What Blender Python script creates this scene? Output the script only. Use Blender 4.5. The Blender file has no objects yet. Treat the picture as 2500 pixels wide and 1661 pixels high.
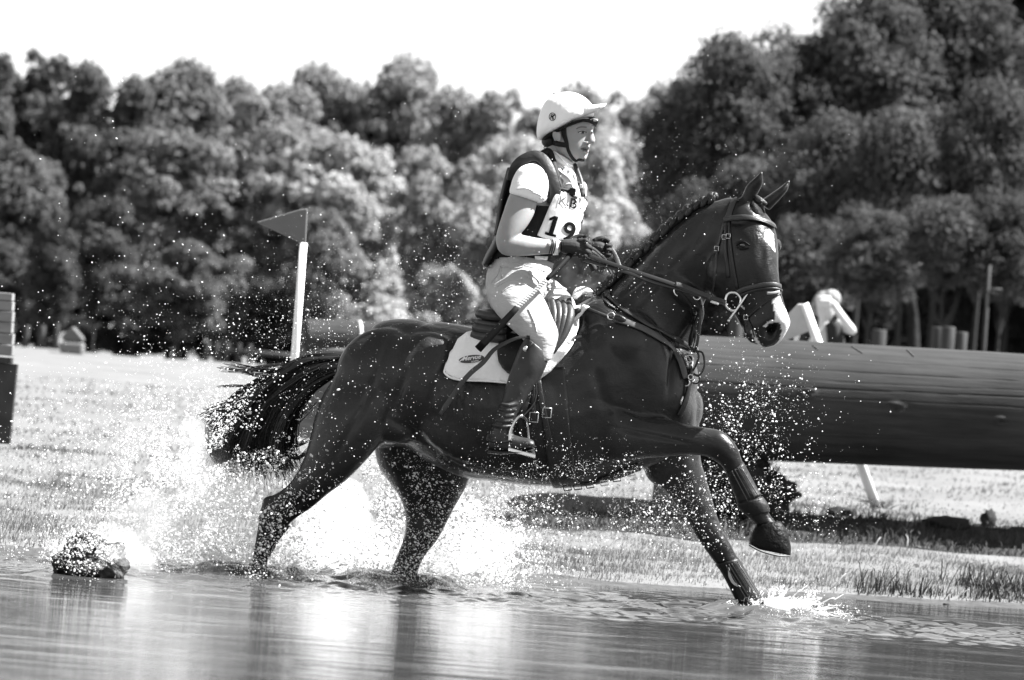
import bpy, bmesh, math, random
import numpy as np
from mathutils import Vector, Matrix, noise
from mathutils.bvhtree import BVHTree
from mathutils.geometry import delaunay_2d_cdt
random.seed(7); rng = np.random.default_rng(7)
scn = bpy.context.scene
COL = scn.collection
R = math.radians

# ------------------------------------------------------------------ camera, sky, sun, exposure
FP, CD, CH, ROLL, PITCH = 8400.0, 14.0, .785, R(4.5), math.atan(150 / 8400)      # focal length in source pixels, distance to the horse, eye height, roll
cam = bpy.data.cameras.new('camera'); camo = bpy.data.objects.new('camera', cam); COL.objects.link(camo)
camo.matrix_world = Matrix.Translation((0, -CD, CH)) @ Matrix.Rotation(R(90) + PITCH, 4, 'X') @ Matrix.Rotation(ROLL, 4, 'Z')
cam.sensor_width = 36; cam.lens = FP / 2500 * 36; cam.clip_start = .1; cam.clip_end = 6000
cam.dof.use_dof = True; cam.dof.focus_distance = CD - .15; cam.dof.aperture_fstop = 3.8; cam.dof.aperture_blades = 9
scn.camera = camo
SUN = Vector((.60, .03, .80)).normalized()
w = bpy.data.worlds.new('World'); scn.world = w; w.use_nodes = True
nt = w.node_tree; nt.nodes.clear()
sky = nt.nodes.new('ShaderNodeTexSky'); sky.sky_type = 'NISHITA'; sky.sun_disc = False
sky.sun_elevation = math.asin(SUN.z); sky.sun_rotation = math.atan2(SUN.x, SUN.y)
sky.air_density = 1.5; sky.dust_density = .2
bw = nt.nodes.new('ShaderNodeRGBToBW'); bg = nt.nodes.new('ShaderNodeBackground'); wo = nt.nodes.new('ShaderNodeOutputWorld')
bg.inputs['Strength'].default_value = .05
nt.links.new(sky.outputs[0], bw.inputs[0]); nt.links.new(bw.outputs[0], bg.inputs[0]); nt.links.new(bg.outputs[0], wo.inputs[0])
sl = bpy.data.lights.new('sun', 'SUN'); sl.energy = 5.0; sl.angle = R(.5); sl.color = (1, 1, 1)
so = bpy.data.objects.new('sun', sl); COL.objects.link(so); so.location = SUN * 30
so.rotation_euler = (-SUN).to_track_quat('-Z', 'Y').to_euler()
scn.view_settings.view_transform = 'Standard'; scn.view_settings.look = 'None'; scn.view_settings.gamma = 1
scn.view_settings.exposure = 2.15; scn.view_settings.use_curve_mapping = False
scn.cycles.use_denoising = True; scn.cycles.max_bounces = 8; scn.cycles.transparent_max_bounces = 12
scn.cycles.caustics_reflective = False; scn.cycles.caustics_refractive = False; scn.cycles.sample_clamp_indirect = 4

M3 = (Matrix.Rotation(R(90) + PITCH, 3, 'X') @ Matrix.Rotation(ROLL, 3, 'Z')); MN = np.array(M3)
def P(u, v, Y=0.0):                     # where the line of sight through (u, v) of the photograph crosses depth Y
    d = M3 @ Vector((u - 1250, 830.5 - v, -FP)); return d * ((CD + Y) / d.y) + Vector((0, -CD, CH))
def Pn(U, V, Y):
    d = np.stack([U - 1250, 830.5 - V, np.full(len(U), -FP)], 1) @ MN.T; return d * ((CD + Y) / d[:, 1])[:, None] + np.array([0, -CD, CH])
def P0(u, v, z=0.0):                    # the same line of sight where it meets height z
    d = M3 @ Vector((u - 1250, 830.5 - v, -FP)); return d * ((z - CH) / d.z) + Vector((0, -CD, CH))
def ray(u, v):
    o = Vector((0, -CD, CH)); return o, (P(u, v, 0) - o).normalized()
def hor(u): return 830.5 + (u - 1250) * math.tan(ROLL)          # foot of the far wood, roughly

# ------------------------------------------------------------------ helpers
def mat(name, col, rough=.6, spec=.5, noise_s=None, amt=.3, bump=0, bump_s=None, stretch=(1, 1, 1), metal=0, sheen=0, coat=0, tr=0, detail=5, space='Object'):
    m = bpy.data.materials.new(name); m.use_nodes = True; n = m.node_tree.nodes; L = m.node_tree.links
    b = n['Principled BSDF']; b.inputs['Base Color'].default_value = (col, col, col, 1)
    b.inputs['Roughness'].default_value = rough; b.inputs['Specular IOR Level'].default_value = spec
    b.inputs['Metallic'].default_value = metal; b.inputs['Sheen Weight'].default_value = sheen; b.inputs['Coat Weight'].default_value = coat
    if tr: b.inputs['Subsurface Weight'].default_value = tr; b.inputs['Subsurface Scale'].default_value = .02
    if noise_s or bump:
        tc = n.new('ShaderNodeTexCoord'); mp = n.new('ShaderNodeMapping'); mp.inputs['Scale'].default_value = stretch
        L.new(tc.outputs[space], mp.inputs[0])
    if noise_s:
        nz = n.new('ShaderNodeTexNoise'); nz.inputs['Scale'].default_value = noise_s; nz.inputs['Detail'].default_value = detail; nz.inputs['Roughness'].default_value = .6
        L.new(mp.outputs[0], nz.inputs['Vector'])
        mr = n.new('ShaderNodeMapRange'); mr.inputs[1].default_value = .3; mr.inputs[2].default_value = .7
        mr.inputs[3].default_value = col * (1 - amt); mr.inputs[4].default_value = col * (1 + amt)
        L.new(nz.outputs[0], mr.inputs[0]); L.new(mr.outputs[0], b.inputs['Base Color'])
        m['nz'] = 1
    if bump:
        nb = n.new('ShaderNodeTexNoise'); nb.inputs['Scale'].default_value = bump_s or 60; nb.inputs['Detail'].default_value = 4
        L.new(mp.outputs[0], nb.inputs['Vector'])
        bp = n.new('ShaderNodeBump'); bp.inputs['Strength'].default_value = 1; bp.inputs['Distance'].default_value = bump
        L.new(nb.outputs[0], bp.inputs['Height']); L.new(bp.outputs[0], b.inputs['Normal'])
    return m

def mesh_np(name, v, f, m=None, smooth=True):
    me = bpy.data.meshes.new(name); v = np.asarray(v, dtype=np.float32)
    if len(f) and isinstance(f, np.ndarray):
        k = f.shape[1]; me.vertices.add(len(v)); me.vertices.foreach_set('co', v.ravel())
        me.loops.add(f.size); me.loops.foreach_set('vertex_index', f.astype(np.int32).ravel())
        me.polygons.add(len(f)); me.polygons.foreach_set('loop_start', np.arange(0, f.size, k, dtype=np.int32))
        me.update(calc_edges=True); me.validate()
    else:
        me.from_pydata([tuple(x) for x in v], [], [tuple(x) for x in f]); me.update()
    if smooth: me.polygons.foreach_set('use_smooth', np.ones(len(me.polygons), dtype=bool))
    if m: me.materials.append(m)
    return me
def tag(o, label=None, cat=None, group=None, kind=None):
    if label: o['label'] = label
    if cat: o['category'] = cat
    if group: o['group'] = group
    if kind: o['kind'] = kind
    return o
def link(name, me, parent=None):
    o = bpy.data.objects.new(name, me); COL.objects.link(o)
    if parent:
        o.parent = parent; o.matrix_parent_inverse = parent.matrix_world.inverted() if parent.type != 'EMPTY' else Matrix.Translation(-parent.location)
    return o
def empty(name, loc, label, cat, group=None):
    o = bpy.data.objects.new(name, None); COL.objects.link(o); o.location = loc; o.empty_display_size = .1
    return tag(o, label, cat, group)

def section(p1, p2, B, Y1, th=0.0, Y2=None, egg=0.0, ex=2.0, n=28):
    """ring through two outline points of the photograph at depth Y1 (Y2), B = half width across, th = turn towards the camera"""
    a = P(p1[0], p1[1], Y1); b = P(p2[0], p2[1], Y1 if Y2 is None else Y2)
    c = (a + b) / 2; d = b - a; W = d.length / 2; d.normalize()
    s, co = math.sin(th), math.cos(th)
    A = math.sqrt(max(W * W - (B * s) ** 2, (W * .4) ** 2)) / co
    y = Vector((0, 1, 0)); fw = (d * co - y * s); lat = (d * s + y * co)
    pts = []
    for i in range(n):
        t = 2 * math.pi * i / n; ct, st = math.cos(t), math.sin(t)
        e = 2 / ex
        cx = math.copysign(abs(ct) ** e, ct); sx = math.copysign(abs(st) ** e, st)
        pts.append(c + fw * (A * cx) + lat * (B * sx * (1 + egg * cx)))
    return pts
def resample(rings, k):
    """Catmull-Rom between rings"""
    out = []; n = len(rings)
    for i in range(n - 1):
        p0 = rings[max(i - 1, 0)]; p1 = rings[i]; p2 = rings[i + 1]; p3 = rings[min(i + 2, n - 1)]
        for j in range(k):
            t = j / k; t2 = t * t; t3 = t2 * t
            out.append([(p1[q] * 2 + (p2[q] - p0[q]) * t + (p0[q] * 2 - p1[q] * 5 + p2[q] * 4 - p3[q]) * t2 + (p1[q] * 3 - p0[q] - p2[q] * 3 + p3[q]) * t3) * .5 for q in range(len(p1))])
    out.append(rings[-1]); return out
class Soup:
    def __init__(s): s.v = []; s.f = []
    def rings(s, rings, k=4, cap=True):
        if k > 1: rings = resample(rings, k)
        o = len(s.v); n = len(rings[0])
        for r in rings: s.v.extend(r)
        for i in range(len(rings) - 1):
            for j in range(n):
                a = o + i * n + j; b = o + i * n + (j + 1) % n
                s.f.append((a, b, b + n, a + n))
        if cap:
            for rr, off, flip in ((rings[0], o, True), (rings[-1], o + (len(rings) - 1) * n, False)):
                c = sum(rr, Vector()) / n; s.v.append(c); ci = len(s.v) - 1
                for j in range(n):
                    a, b = off + j, off + (j + 1) % n
                    s.f.append((b, a, ci) if flip else (a, b, ci))
        return s
    def blob(s, c, r, rot=None, n=12):
        bm = bmesh.new(); bmesh.ops.create_icosphere(bm, subdivisions=3, radius=1)
        M = Matrix.Translation(c) @ (rot.to_4x4() if rot else Matrix()) @ Matrix.Diagonal((*r, 1))
        o = len(s.v); bm.verts.ensure_lookup_table()
        for vv in bm.verts: s.v.append(M @ vv.co)
        for ff in bm.faces: s.f.append(tuple(o + x.index for x in ff.verts))
        bm.free(); return s
    def tube(s, pts, rad, n=10, k=1, cap=True):
        pts = [Vector(p) for p in pts]
        if k > 1:
            rr = resample([[p, Vector((r, 0, 0))] for p, r in zip(pts, rad if hasattr(rad, '__len__') else [rad] * len(pts))], k)
            pts = [x[0] for x in rr]; rad = [x[1].x for x in rr]
        if not hasattr(rad, '__len__'): rad = [rad] * len(pts)
        rings = []; up = None
        for i, p in enumerate(pts):
            t = (pts[min(i + 1, len(pts) - 1)] - pts[max(i - 1, 0)]).normalized()
            if up is None: up = t.orthogonal().normalized()
            up = (up - t * up.dot(t)).normalized(); sd = t.cross(up)
            rings.append([p + (up * math.cos(2 * math.pi * j / n) + sd * math.sin(2 * math.pi * j / n)) * rad[i] for j in range(n)])
        return s.rings(rings, 1, cap)
    def box(s, c, h, rot=None):
        o = len(s.v); M = Matrix.Translation(c) @ (rot.to_4x4() if rot else Matrix())
        for x in (-1, 1):
            for y in (-1, 1):
                for z in (-1, 1): s.v.append(M @ Vector((x * h[0], y * h[1], z * h[2])))
        for q in ((0, 1, 3, 2), (4, 6, 7, 5), (0, 4, 5, 1), (2, 3, 7, 6), (0, 2, 6, 4), (1, 5, 7, 3)): s.f.append(tuple(o + i for i in q))
        return s
    def mesh(s, name, m=None, smooth=True): return mesh_np(name, [tuple(x) for x in s.v], s.f, m, smooth)
    def build(s, name, m, parent=None, smooth=True, bevel=0):
        o = link(name, s.mesh(name, m, smooth), parent)
        if bevel: bv = o.modifiers.new('b', 'BEVEL'); bv.width = bevel; bv.segments = 2; bv.limit_method = 'ANGLE'
        return o
def bake(o):
    dg = bpy.context.evaluated_depsgraph_get(); me = bpy.data.meshes.new_from_object(o.evaluated_get(dg), depsgraph=dg)
    o.modifiers.clear(); old = o.data; o.data = me; me.name = o.name
    me.polygons.foreach_set('use_smooth', np.ones(len(me.polygons), dtype=bool))
    return o
def fuse(s, name, m, vox, parent=None, it=6, fac=.5):
    """one continuous skin over overlapping closed shapes"""
    o = s.build(name, m, None); r = o.modifiers.new('r', 'REMESH'); r.mode = 'VOXEL'; r.voxel_size = vox; r.use_smooth_shade = True
    if it: sm = o.modifiers.new('s', 'SMOOTH'); sm.iterations = it; sm.factor = fac
    bake(o)
    if not o.data.materials: o.data.materials.append(m)
    if parent: o.parent = parent; o.matrix_parent_inverse = Matrix.Translation(-parent.location)
    return o
def bvh_of(*obs):
    vs = []; fs = []
    for o in obs:
        off = len(vs); vs += [v.co.copy() for v in o.data.vertices]; fs += [tuple(off + i for i in p.vertices) for p in o.data.polygons]
    return BVHTree.FromPolygons(vs, fs)
def onto(bvh, u, v, off=.004, Y=0.0):
    """the point of a surface seen at (u, v), lifted by off"""
    o, d = ray(u, v); h = bvh.ray_cast(o, d)
    if h[0] is None: h = bvh.find_nearest(P(u, v, Y))
    n = h[1]
    if n.dot(d) > 0: n = -n
    return h[0] + n * off, n
def crom(pts, k):
    out = []; n = len(pts)
    for i in range(n - 1):
        p0, p1, p2, p3 = (np.array(pts[j], float) for j in (max(i - 1, 0), i, i + 1, min(i + 2, n - 1)))
        for j in range(k):
            t = j / k; out.append(.5 * (2 * p1 + (p2 - p0) * t + (2 * p0 - 5 * p1 + 4 * p2 - p3) * t * t + (3 * p1 - p0 - 3 * p2 + p3) * t ** 3))
    out.append(np.array(pts[-1], float)); return out
def ribbon(pts, nor, wid, th):
    """strap of rectangular section through 3D points with normals"""
    rings = []
    for i, p in enumerate(pts):
        t = (pts[min(i + 1, len(pts) - 1)] - pts[max(i - 1, 0)]).normalized(); n = nor[i]; n = (n - t * n.dot(t)).normalized(); sd = t.cross(n)
        w_ = wid[i] if hasattr(wid, '__len__') else wid
        q = [(-1, -1), (-1, .6), (-.8, 1), (.8, 1), (1, .6), (1, -1)]
        rings.append([p + sd * (a * w_ / 2) + n * (b * th / 2) for a, b in q])
    return rings
def strap(S, bvh, px, wid, th=.004, off=.004, k=6, Y=0.0):
    pp = crom(px, k) if k > 1 else [np.array(p, float) for p in px]
    P3 = []; N3 = []
    for q in pp:
        p, n = onto(bvh, q[0], q[1], off, Y); P3.append(p); N3.append(n)
    for _ in range(2):                     # a strap bridges small hollows
        P3 = [P3[0]] + [(P3[i - 1] + P3[i] * 2 + P3[i + 1]) / 4 for i in range(1, len(P3) - 1)] + [P3[-1]]
        N3 = [N3[0]] + [(N3[i - 1] + N3[i] + N3[i + 1]).normalized() for i in range(1, len(N3) - 1)] + [N3[-1]]
    S.rings(ribbon(P3, N3, wid, th), 1); return S
def patch(bvh, poly, off, step=6, Y=0.0, th=.01, name='patch', m=None, parent=None, smoothit=0, bump=None):
    """sheet lying on a surface, its outline given in the photograph"""
    poly = [tuple(p) for p in poly]; n = len(poly); xs = [p[0] for p in poly]; ys = [p[1] for p in poly]
    pts = [Vector(p) for p in poly]; x = min(xs) + step / 2
    def inside(x, y):
        c = False; j = n - 1
        for i in range(n):
            if (ys[i] > y) != (ys[j] > y) and x < (xs[j] - xs[i]) * (y - ys[i]) / (ys[j] - ys[i]) + xs[i]: c = not c
            j = i
        return c
    while x < max(xs):
        y = min(ys) + step / 2
        while y < max(ys):
            if inside(x, y) and min((x - a) ** 2 + (y - b) ** 2 for a, b in poly) > (step * .5) ** 2: pts.append(Vector((x, y)))
            y += step
        x += step
    r = delaunay_2d_cdt(pts, [(i, (i + 1) % n) for i in range(n)], [], 1, 1e-4)
    V = []
    for q in r[0]:
        p, nn = onto(bvh, q.x, q.y, off, Y)
        V.append(p)
    o = link(name, mesh_np(name, [tuple(p) for p in V], [tuple(f) for f in r[2]], m), None)
    if smoothit: sm = o.modifiers.new('s', 'SMOOTH'); sm.iterations = smoothit; sm.factor = .5
    # orient to camera
    me = o.data; ctr = sum((p.normal.dot(Vector((0, -1, 0))) for p in me.polygons))
    if ctr < 0: me.flip_normals()
    sd = o.modifiers.new('t', 'SOLIDIFY'); sd.thickness = th; sd.offset = 1
    bake(o)
    if not o.data.materials and m: o.data.materials.append(m)
    if parent: o.parent = parent; o.matrix_parent_inverse = Matrix.Translation(-parent.location)
    return o
def smooth_poly(p, k=5): 
    q = crom(list(p) + [p[0]], k); return [tuple(x) for x in q[:-1]]
# ------------------------------------------------------------------ ground, water
def vnoise(x, y, s, seed=0):
    """cheap tiled value noise for arrays"""
    X = x * s + seed * 17.3; Y_ = y * s + seed * 9.1
    xi = np.floor(X).astype(int); yi = np.floor(Y_).astype(int); fx = X - xi; fy = Y_ - yi; fx = fx * fx * (3 - 2 * fx); fy = fy * fy * (3 - 2 * fy)
    def h(a, b): 
        k = (a * 374761393 + b * 668265263 + seed * 144269) & 0x7fffffff; k = ((k ^ (k >> 13)) * 1274126177) & 0x7fffffff
        return (k & 0xffff) / 65535.0
    return (h(xi, yi) * (1 - fx) + h(xi + 1, yi) * fx) * (1 - fy) + (h(xi, yi + 1) * (1 - fx) + h(xi + 1, yi + 1) * fx) * fy
def edge_y(x): return 1.15 + .5 * np.clip(x, -3.2, 2.6) + .12 * (vnoise(x, x * 0, 2.2, 3) - .5) + .05 * (vnoise(x, x * 0, 9, 4) - .5)
def sm(a, b, t): q = np.clip((t - a) / (b - a), 0, 1); return q * q * (3 - 2 * q)
def ground_z(x, y):
    d = y - edge_y(x)
    z = -.12 + .12 * sm(-.5, 0, d) + .03 * sm(0, .3, d) + .10 * np.clip(d / np.maximum(5.3 - edge_y(x), 1), 0, 1)
    z = z + .16 * sm(5.3, 6.7, y) + .029 * np.clip(y - 6.9, 0, 24) - .06 * np.clip(y - 31, 0, 12)
    z = z + (vnoise(x, y, 1.3, 1) - .5) * .035 * sm(0, .6, d) + (vnoise(x, y, 6, 2) - .5) * .02 * sm(0, .4, d)
    z = z + (np.where(y > 60, (y - 60) * .03, 0))
    return z
def grid(xs, ys, zf):
    X, Y = np.meshgrid(xs, ys); Z = zf(X, Y); v = np.stack([X, Y, Z], -1).reshape(-1, 3)
    nx, ny = len(xs), len(ys); i = np.arange(nx - 1)[None, :] + np.arange(ny - 1)[:, None] * nx; i = i.ravel()
    return v, np.stack([i, i + 1, i + 1 + nx, i + nx], 1)
def ramp(a, b, n, p): t = np.linspace(-1, 1, n); return (a + b) / 2 + (b - a) / 2 * np.sign(t) * np.abs(t) ** p
M_soil = mat('dry_ground', .125, .95, .2, 1.2, .18, .012, 12, space='Object', detail=8)
xs = ramp(-900, 900, 320, 3.4); ys = np.concatenate([np.linspace(-30, -1, 20), np.linspace(-.9, 8, 150), np.linspace(8.2, 60, 90), np.linspace(62, 2500, 40)])
v, f = grid(xs, ys, ground_z)
g = link('ground', mesh_np('ground', v, f, M_soil)); tag(g, kind='structure')
M_logshade = mat('painted_log_shadow', .035, .95, .1, 5, .5, .02, 20)  # dark tone standing in for the log's shadow on the bank
def strip(x, y):          # band under the log, coloured dark as its cast shadow
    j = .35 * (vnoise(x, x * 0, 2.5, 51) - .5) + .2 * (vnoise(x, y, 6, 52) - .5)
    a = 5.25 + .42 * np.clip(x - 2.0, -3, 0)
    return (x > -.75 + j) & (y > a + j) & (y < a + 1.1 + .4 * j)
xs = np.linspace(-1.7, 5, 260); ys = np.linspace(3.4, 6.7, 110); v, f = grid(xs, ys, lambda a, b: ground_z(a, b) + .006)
kf = strip(v[:, 0], v[:, 1]); f = f[kf[f].all(1)]; sg = link('log_shadow_sheet', mesh_np('log_shadow_sheet', v, f, M_logshade)); tag(sg, kind='structure')  # thin dark sheet painting the log's shadow onto the ground

M_mud2 = mat('wet_mud', .055, .5, .4, 9, .4, .01, 30)
xs = np.linspace(-3.2, 3.6, 420); ys = np.linspace(-1.2, 3.2, 360); v, f = grid(xs, ys, lambda a, b: ground_z(a, b) + .005)
dd = v[:, 1] - edge_y(v[:, 0]); kf = (dd > -.3) & (dd < .07 + .16 * vnoise(v[:, 0], v[:, 1], 3.1, 61) * vnoise(v[:, 0], v[:, 1] * 0, 1.2, 62)); f = f[kf[f].all(1)]; tag(link('muddy_margin', mesh_np('muddy_margin', v, f, M_mud2)), kind='structure')
# water: mirror-like muddy pond, rings and ridges round the legs
HOOVES = [(P(600, 1400, -.12), .9), (P(980, 1430, .12), 1.0), (P(1850, 1500, .05), .8), (P0(215, 1412), .3)]
def water_z(X, Y):
    z = 0 * X
    for (c, a) in HOOVES:
        d = np.sqrt((X - c.x) ** 2 + ((Y - c.y) * 1.1) ** 2); 
        z = z + a * (.045 * np.exp(-((d - .16) / .10) ** 2) + .007 * np.exp(-d / .5) * np.cos(d * 38) + .015 * np.exp(-((d - .42) / .1) ** 2) * (vnoise(X, Y, 7, 8)))
    z = z + (.004 * (vnoise(X, Y, 1.7, 11) - .5) + .002 * (vnoise(X * .5, Y * 1.6, 5, 12) - .5)) * (.35 + .65 * sm(-3, -1, Y))
    pat = sm(.35, .75, vnoise(X * .6, Y * 1.4, 1.1, 15)); z = z + (.15 + .85 * pat) * (.0016 * (vnoise(X * 1.3, Y * 8, 1, 16) - .5) + .0009 * (vnoise(X * 3, Y * 19, 1, 17) - .5))
    near = np.exp(-((Y + .1) / .8) ** 2) * sm(-4, -2, X) * (1 - sm(2.2, 3.4, X))
    z = z + near * (.020 * (vnoise(X, Y, 11, 13) - .5) + .010 * (vnoise(X, Y, 26, 14) - .5))
    return z
def mat_water():
    m = bpy.data.materials.new('pond_water'); m.use_nodes = True; n = m.node_tree.nodes; L = m.node_tree.links; b = n['Principled BSDF']
    b.inputs['Base Color'].default_value = (.20, .20, .20, 1); b.inputs['Roughness'].default_value = .07; b.inputs['IOR'].default_value = 1.4
    b.inputs['Specular IOR Level'].default_value = .5
    tc = n.new('ShaderNodeTexCoord'); mp = n.new('ShaderNodeMapping'); mp.inputs['Scale'].default_value = (.45, 2.4, 1); L.new(tc.outputs['Object'], mp.inputs[0])
    a = n.new('ShaderNodeTexNoise'); a.inputs['Scale'].default_value = 3.2; a.inputs['Detail'].default_value = 3; L.new(mp.outputs[0], a.inputs['Vector'])
    c = n.new('ShaderNodeTexNoise'); c.inputs['Scale'].default_value = 22; c.inputs['Detail'].default_value = 3; L.new(mp.outputs[0], c.inputs['Vector'])
    b1 = n.new('ShaderNodeBump'); b1.inputs['Distance'].default_value = .0036; b1.inputs['Strength'].default_value = .8; L.new(a.outputs[0], b1.inputs['Height'])
    b2 = n.new('ShaderNodeBump'); b2.inputs['Distance'].default_value = .0010; b2.inputs['Strength'].default_value = .8; L.new(c.outputs[0], b2.inputs['Height']); L.new(b1.outputs[0], b2.inputs['Normal'])
    L.new(b2.outputs[0], b.inputs['Normal'])
    # scum and silt patches drifting on the pond
    s = n.new('ShaderNodeTexNoise'); s.inputs['Scale'].default_value = 1.6; s.inputs['Detail'].default_value = 6; s.inputs['Roughness'].default_value = .65; L.new(mp.outputs[0], s.inputs['Vector'])
    r = n.new('ShaderNodeMapRange'); r.inputs[1].default_value = .56; r.inputs[2].default_value = .66; r.inputs[3].default_value = .03; r.inputs[4].default_value = .16; L.new(s.outputs[0], r.inputs[0]); L.new(r.outputs[0], b.inputs['Roughness'])
    r2 = n.new('ShaderNodeMapRange'); r2.inputs[1].default_value = .5; r2.inputs[2].default_value = .7; r2.inputs[3].default_value = .035; r2.inputs[4].default_value = .12; L.new(s.outputs[0], r2.inputs[0]); L.new(r2.outputs[0], b.inputs['Base Color'])
    return m
M_water = mat_water()
xs = np.concatenate([np.linspace(-40, -3, 24), np.linspace(-2.95, 3, 420), np.linspace(3.1, 40, 24)]); ys = np.concatenate([np.linspace(-30, -5.1, 50), np.linspace(-5.05, 2.2, 560), np.linspace(2.3, 5, 6)])
v, f = grid(xs, ys, water_z)
wt = link('water', mesh_np('water', v, f, M_water)); tag(wt, kind='structure')

# ------------------------------------------------------------------ grass: bent blades, dense near the water, coarser up the field
def blades(name, N, x0, x1, y0, y1, hmin, hmax, wd, m, keep=None, lean=.6, pw=1.0, keepout=True):
    t = rng.random(N) ** pw; y = y0 + (y1 - y0) * t; half = (CD + y) / FP * 1450
    x = (rng.random(N) * 2 - 1) * half if x0 is None else x0 + (x1 - x0) * rng.random(N)
    d = y - edge_y(x); k = d > .05 + .1 * rng.random(N)
    dens = vnoise(x, y, 1.1, 21) * .6 + vnoise(x, y, 4.5, 22) * .6
    k &= (dens + rng.random(N) * .5) > .62
    if keep is not None: k &= keep(x, y)
    x, y = x[k], y[k]; n = len(x); z = ground_z(x, y) - .01
    h = (hmin + (hmax - hmin) * rng.random(n) ** 1.6) * (.55 + .9 * vnoise(x, y, 2.3, 23)); a = rng.random(n) * 2 * np.pi; wd_ = wd * (.6 + .8 * rng.random(n)) * (1 + np.clip(y - 6, 0, 40) * .06)
    la = rng.random(n) * 2 * np.pi; l = lean * rng.random(n) * h; dx, dy = np.cos(la) * l + .25 * h * (rng.random(n)), np.sin(la) * l
    wx, wy = np.cos(a) * wd_ / 2, np.sin(a) * wd_ / 2
    V = np.empty((n, 5, 3)); V[:, 0] = np.stack([x - wx, y - wy, z], 1); V[:, 1] = np.stack([x + wx, y + wy, z], 1)
    mx, my, mz = x + dx * .35, y + dy * .35, z + h * .6
    V[:, 2] = np.stack([mx - wx * .7, my - wy * .7, mz], 1); V[:, 3] = np.stack([mx + wx * .7, my + wy * .7, mz], 1); V[:, 4] = np.stack([x + dx, y + dy, z + h * (1 - .25 * lean)], 1)
    b = (np.arange(n) * 5)[:, None]; F = np.concatenate([b + [0, 1, 3], b + [0, 3, 2], b + [2, 3, 4]])
    return tag(link(name, mesh_np(name, V.reshape(-1, 3), F, m, False)), kind='stuff')
def mat_leaf(name, col):
    m = bpy.data.materials.new(name); m.use_nodes = True; n = m.node_tree.nodes; L = m.node_tree.links; b = n['Principled BSDF']
    b.inputs['Roughness'].default_value = .7; b.inputs['Specular IOR Level'].default_value = .12
    tc = n.new('ShaderNodeTexCoord'); a = n.new('ShaderNodeTexNoise'); a.inputs['Scale'].default_value = 1.6; a.inputs['Detail'].default_value = 3; L.new(tc.outputs['Object'], a.inputs['Vector'])
    r = n.new('ShaderNodeMapRange'); r.inputs[1].default_value = .35; r.inputs[2].default_value = .65; r.inputs[3].default_value = col * .72; r.inputs[4].default_value = col * 1.3; L.new(a.outputs[0], r.inputs[0]); L.new(r.outputs[0], b.inputs['Base Color'])
    tr = n.new('ShaderNodeBsdfTranslucent'); L.new(r.outputs[0], tr.inputs['Color']); mx = n.new('ShaderNodeMixShader'); mx.inputs[0].default_value = .42
    L.new(b.outputs[0], mx.inputs[1]); L.new(tr.outputs[0], mx.inputs[2]); L.new(mx.outputs[0], n['Material Output'].inputs[0]); return m
M_grass = mat_leaf('dry_grass', .155)
M_grassd = mat('green_and_shade_grass', .05, .8, .25, 9, .5)  # green of the weeds; also the painted shade under the log
tag(blades('shadow_blades', 40000, -1.5, 4.4, 3.6, 6.6, .02, .10, .007, M_grassd, keep=strip, lean=1.0), 'grass blades coloured dark as the shadow under the log', 'weeds')  # log shadow put into the dark colour of these blades
tag(blades('meadow_grass', 130000, None, None, .2, 6.6, .012, .052, .0038, M_grass, keep=lambda x, y: ~strip(x, y)), 'pale short grass on the strip between pond and log', 'grass')
tag(blades('field_grass', 42000, None, None, 5.5, 20, .012, .04, .008, M_grass, pw=1.5, keep=lambda x, y: ~strip(x, y)), 'pale mown grass of the field behind the log', 'grass')
tag(blades('waterside_weeds', 9000, .9, 2.9, 1.2, 3.6, .06, .20, .006, M_grassd, keep=lambda x, y: (y - edge_y(x) < .75) & (vnoise(x, y, 2.6, 31) * .7 + .5 * sm(1.2, 2.3, x) > .66), lean=1.1), 'tall dark weeds along the right pond edge', 'weeds')

# clods of earth by the shadow
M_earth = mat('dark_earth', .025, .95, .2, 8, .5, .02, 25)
def clod(c, r, seed, name='earth_clod', m=None, sub=4, amp=.5):
    bm = bmesh.new(); bmesh.ops.create_icosphere(bm, subdivisions=sub, radius=1)
    for vv in bm.verts:
        q = vv.co.copy(); k = 1 + amp * (noise.noise(q * 1.6 + Vector((seed, 0, 0))) + .5 * noise.noise(q * 4 + Vector((seed, 3, 0))) + .25 * noise.noise(q * 9))
        vv.co = Vector((q.x * r[0], q.y * r[1], q.z * r[2])) * k
    me = bpy.data.meshes.new(name); bm.to_mesh(me); bm.free(); me.materials.append(m or M_earth); me.polygons.foreach_set('use_smooth', np.ones(len(me.polygons), dtype=bool))
    o = link(name, me); o.location = c; return o
def gz(x, y): return float(ground_z(np.array([x]), np.array([y]))[0])
def at_ground(u, v):
    """ground point seen at (u, v)"""
    lo, hi = 0.0, 60.0; Y = 0
    for i in range(600):
        Y = i * .1; p = P(u, v, Y)
        if p.z <= gz(p.x, Y): break
    return Vector((p.x, Y, gz(p.x, Y)))
for i, (u, v, r, lab) in enumerate([(2320, 1290, (.14, .1, .05), 'dark torn clod of turf on the bank under the right end of the log'),
                               (2412, 1288, (.05, .05, .07), 'small upright clod of turf at the far right under the log'),
                               (2055, 1262, (.09, .06, .035), 'flat dark clod of earth left of the leaning flag pole foot'),
                               (1700, 1473, (.018, .015, .012), 'tiny dark clod in the shallows beside the extended foreleg'),
                               (2310, 1494, (.022, .02, .012), 'tiny wet clod of mud at the pond edge on the right')]):
    c = at_ground(u, v); tag(clod(c + Vector((0, 0, r[2] * .3)), r, i * 3.1, sub=3), lab, 'clod', 'clods of earth by the pond')
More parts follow.
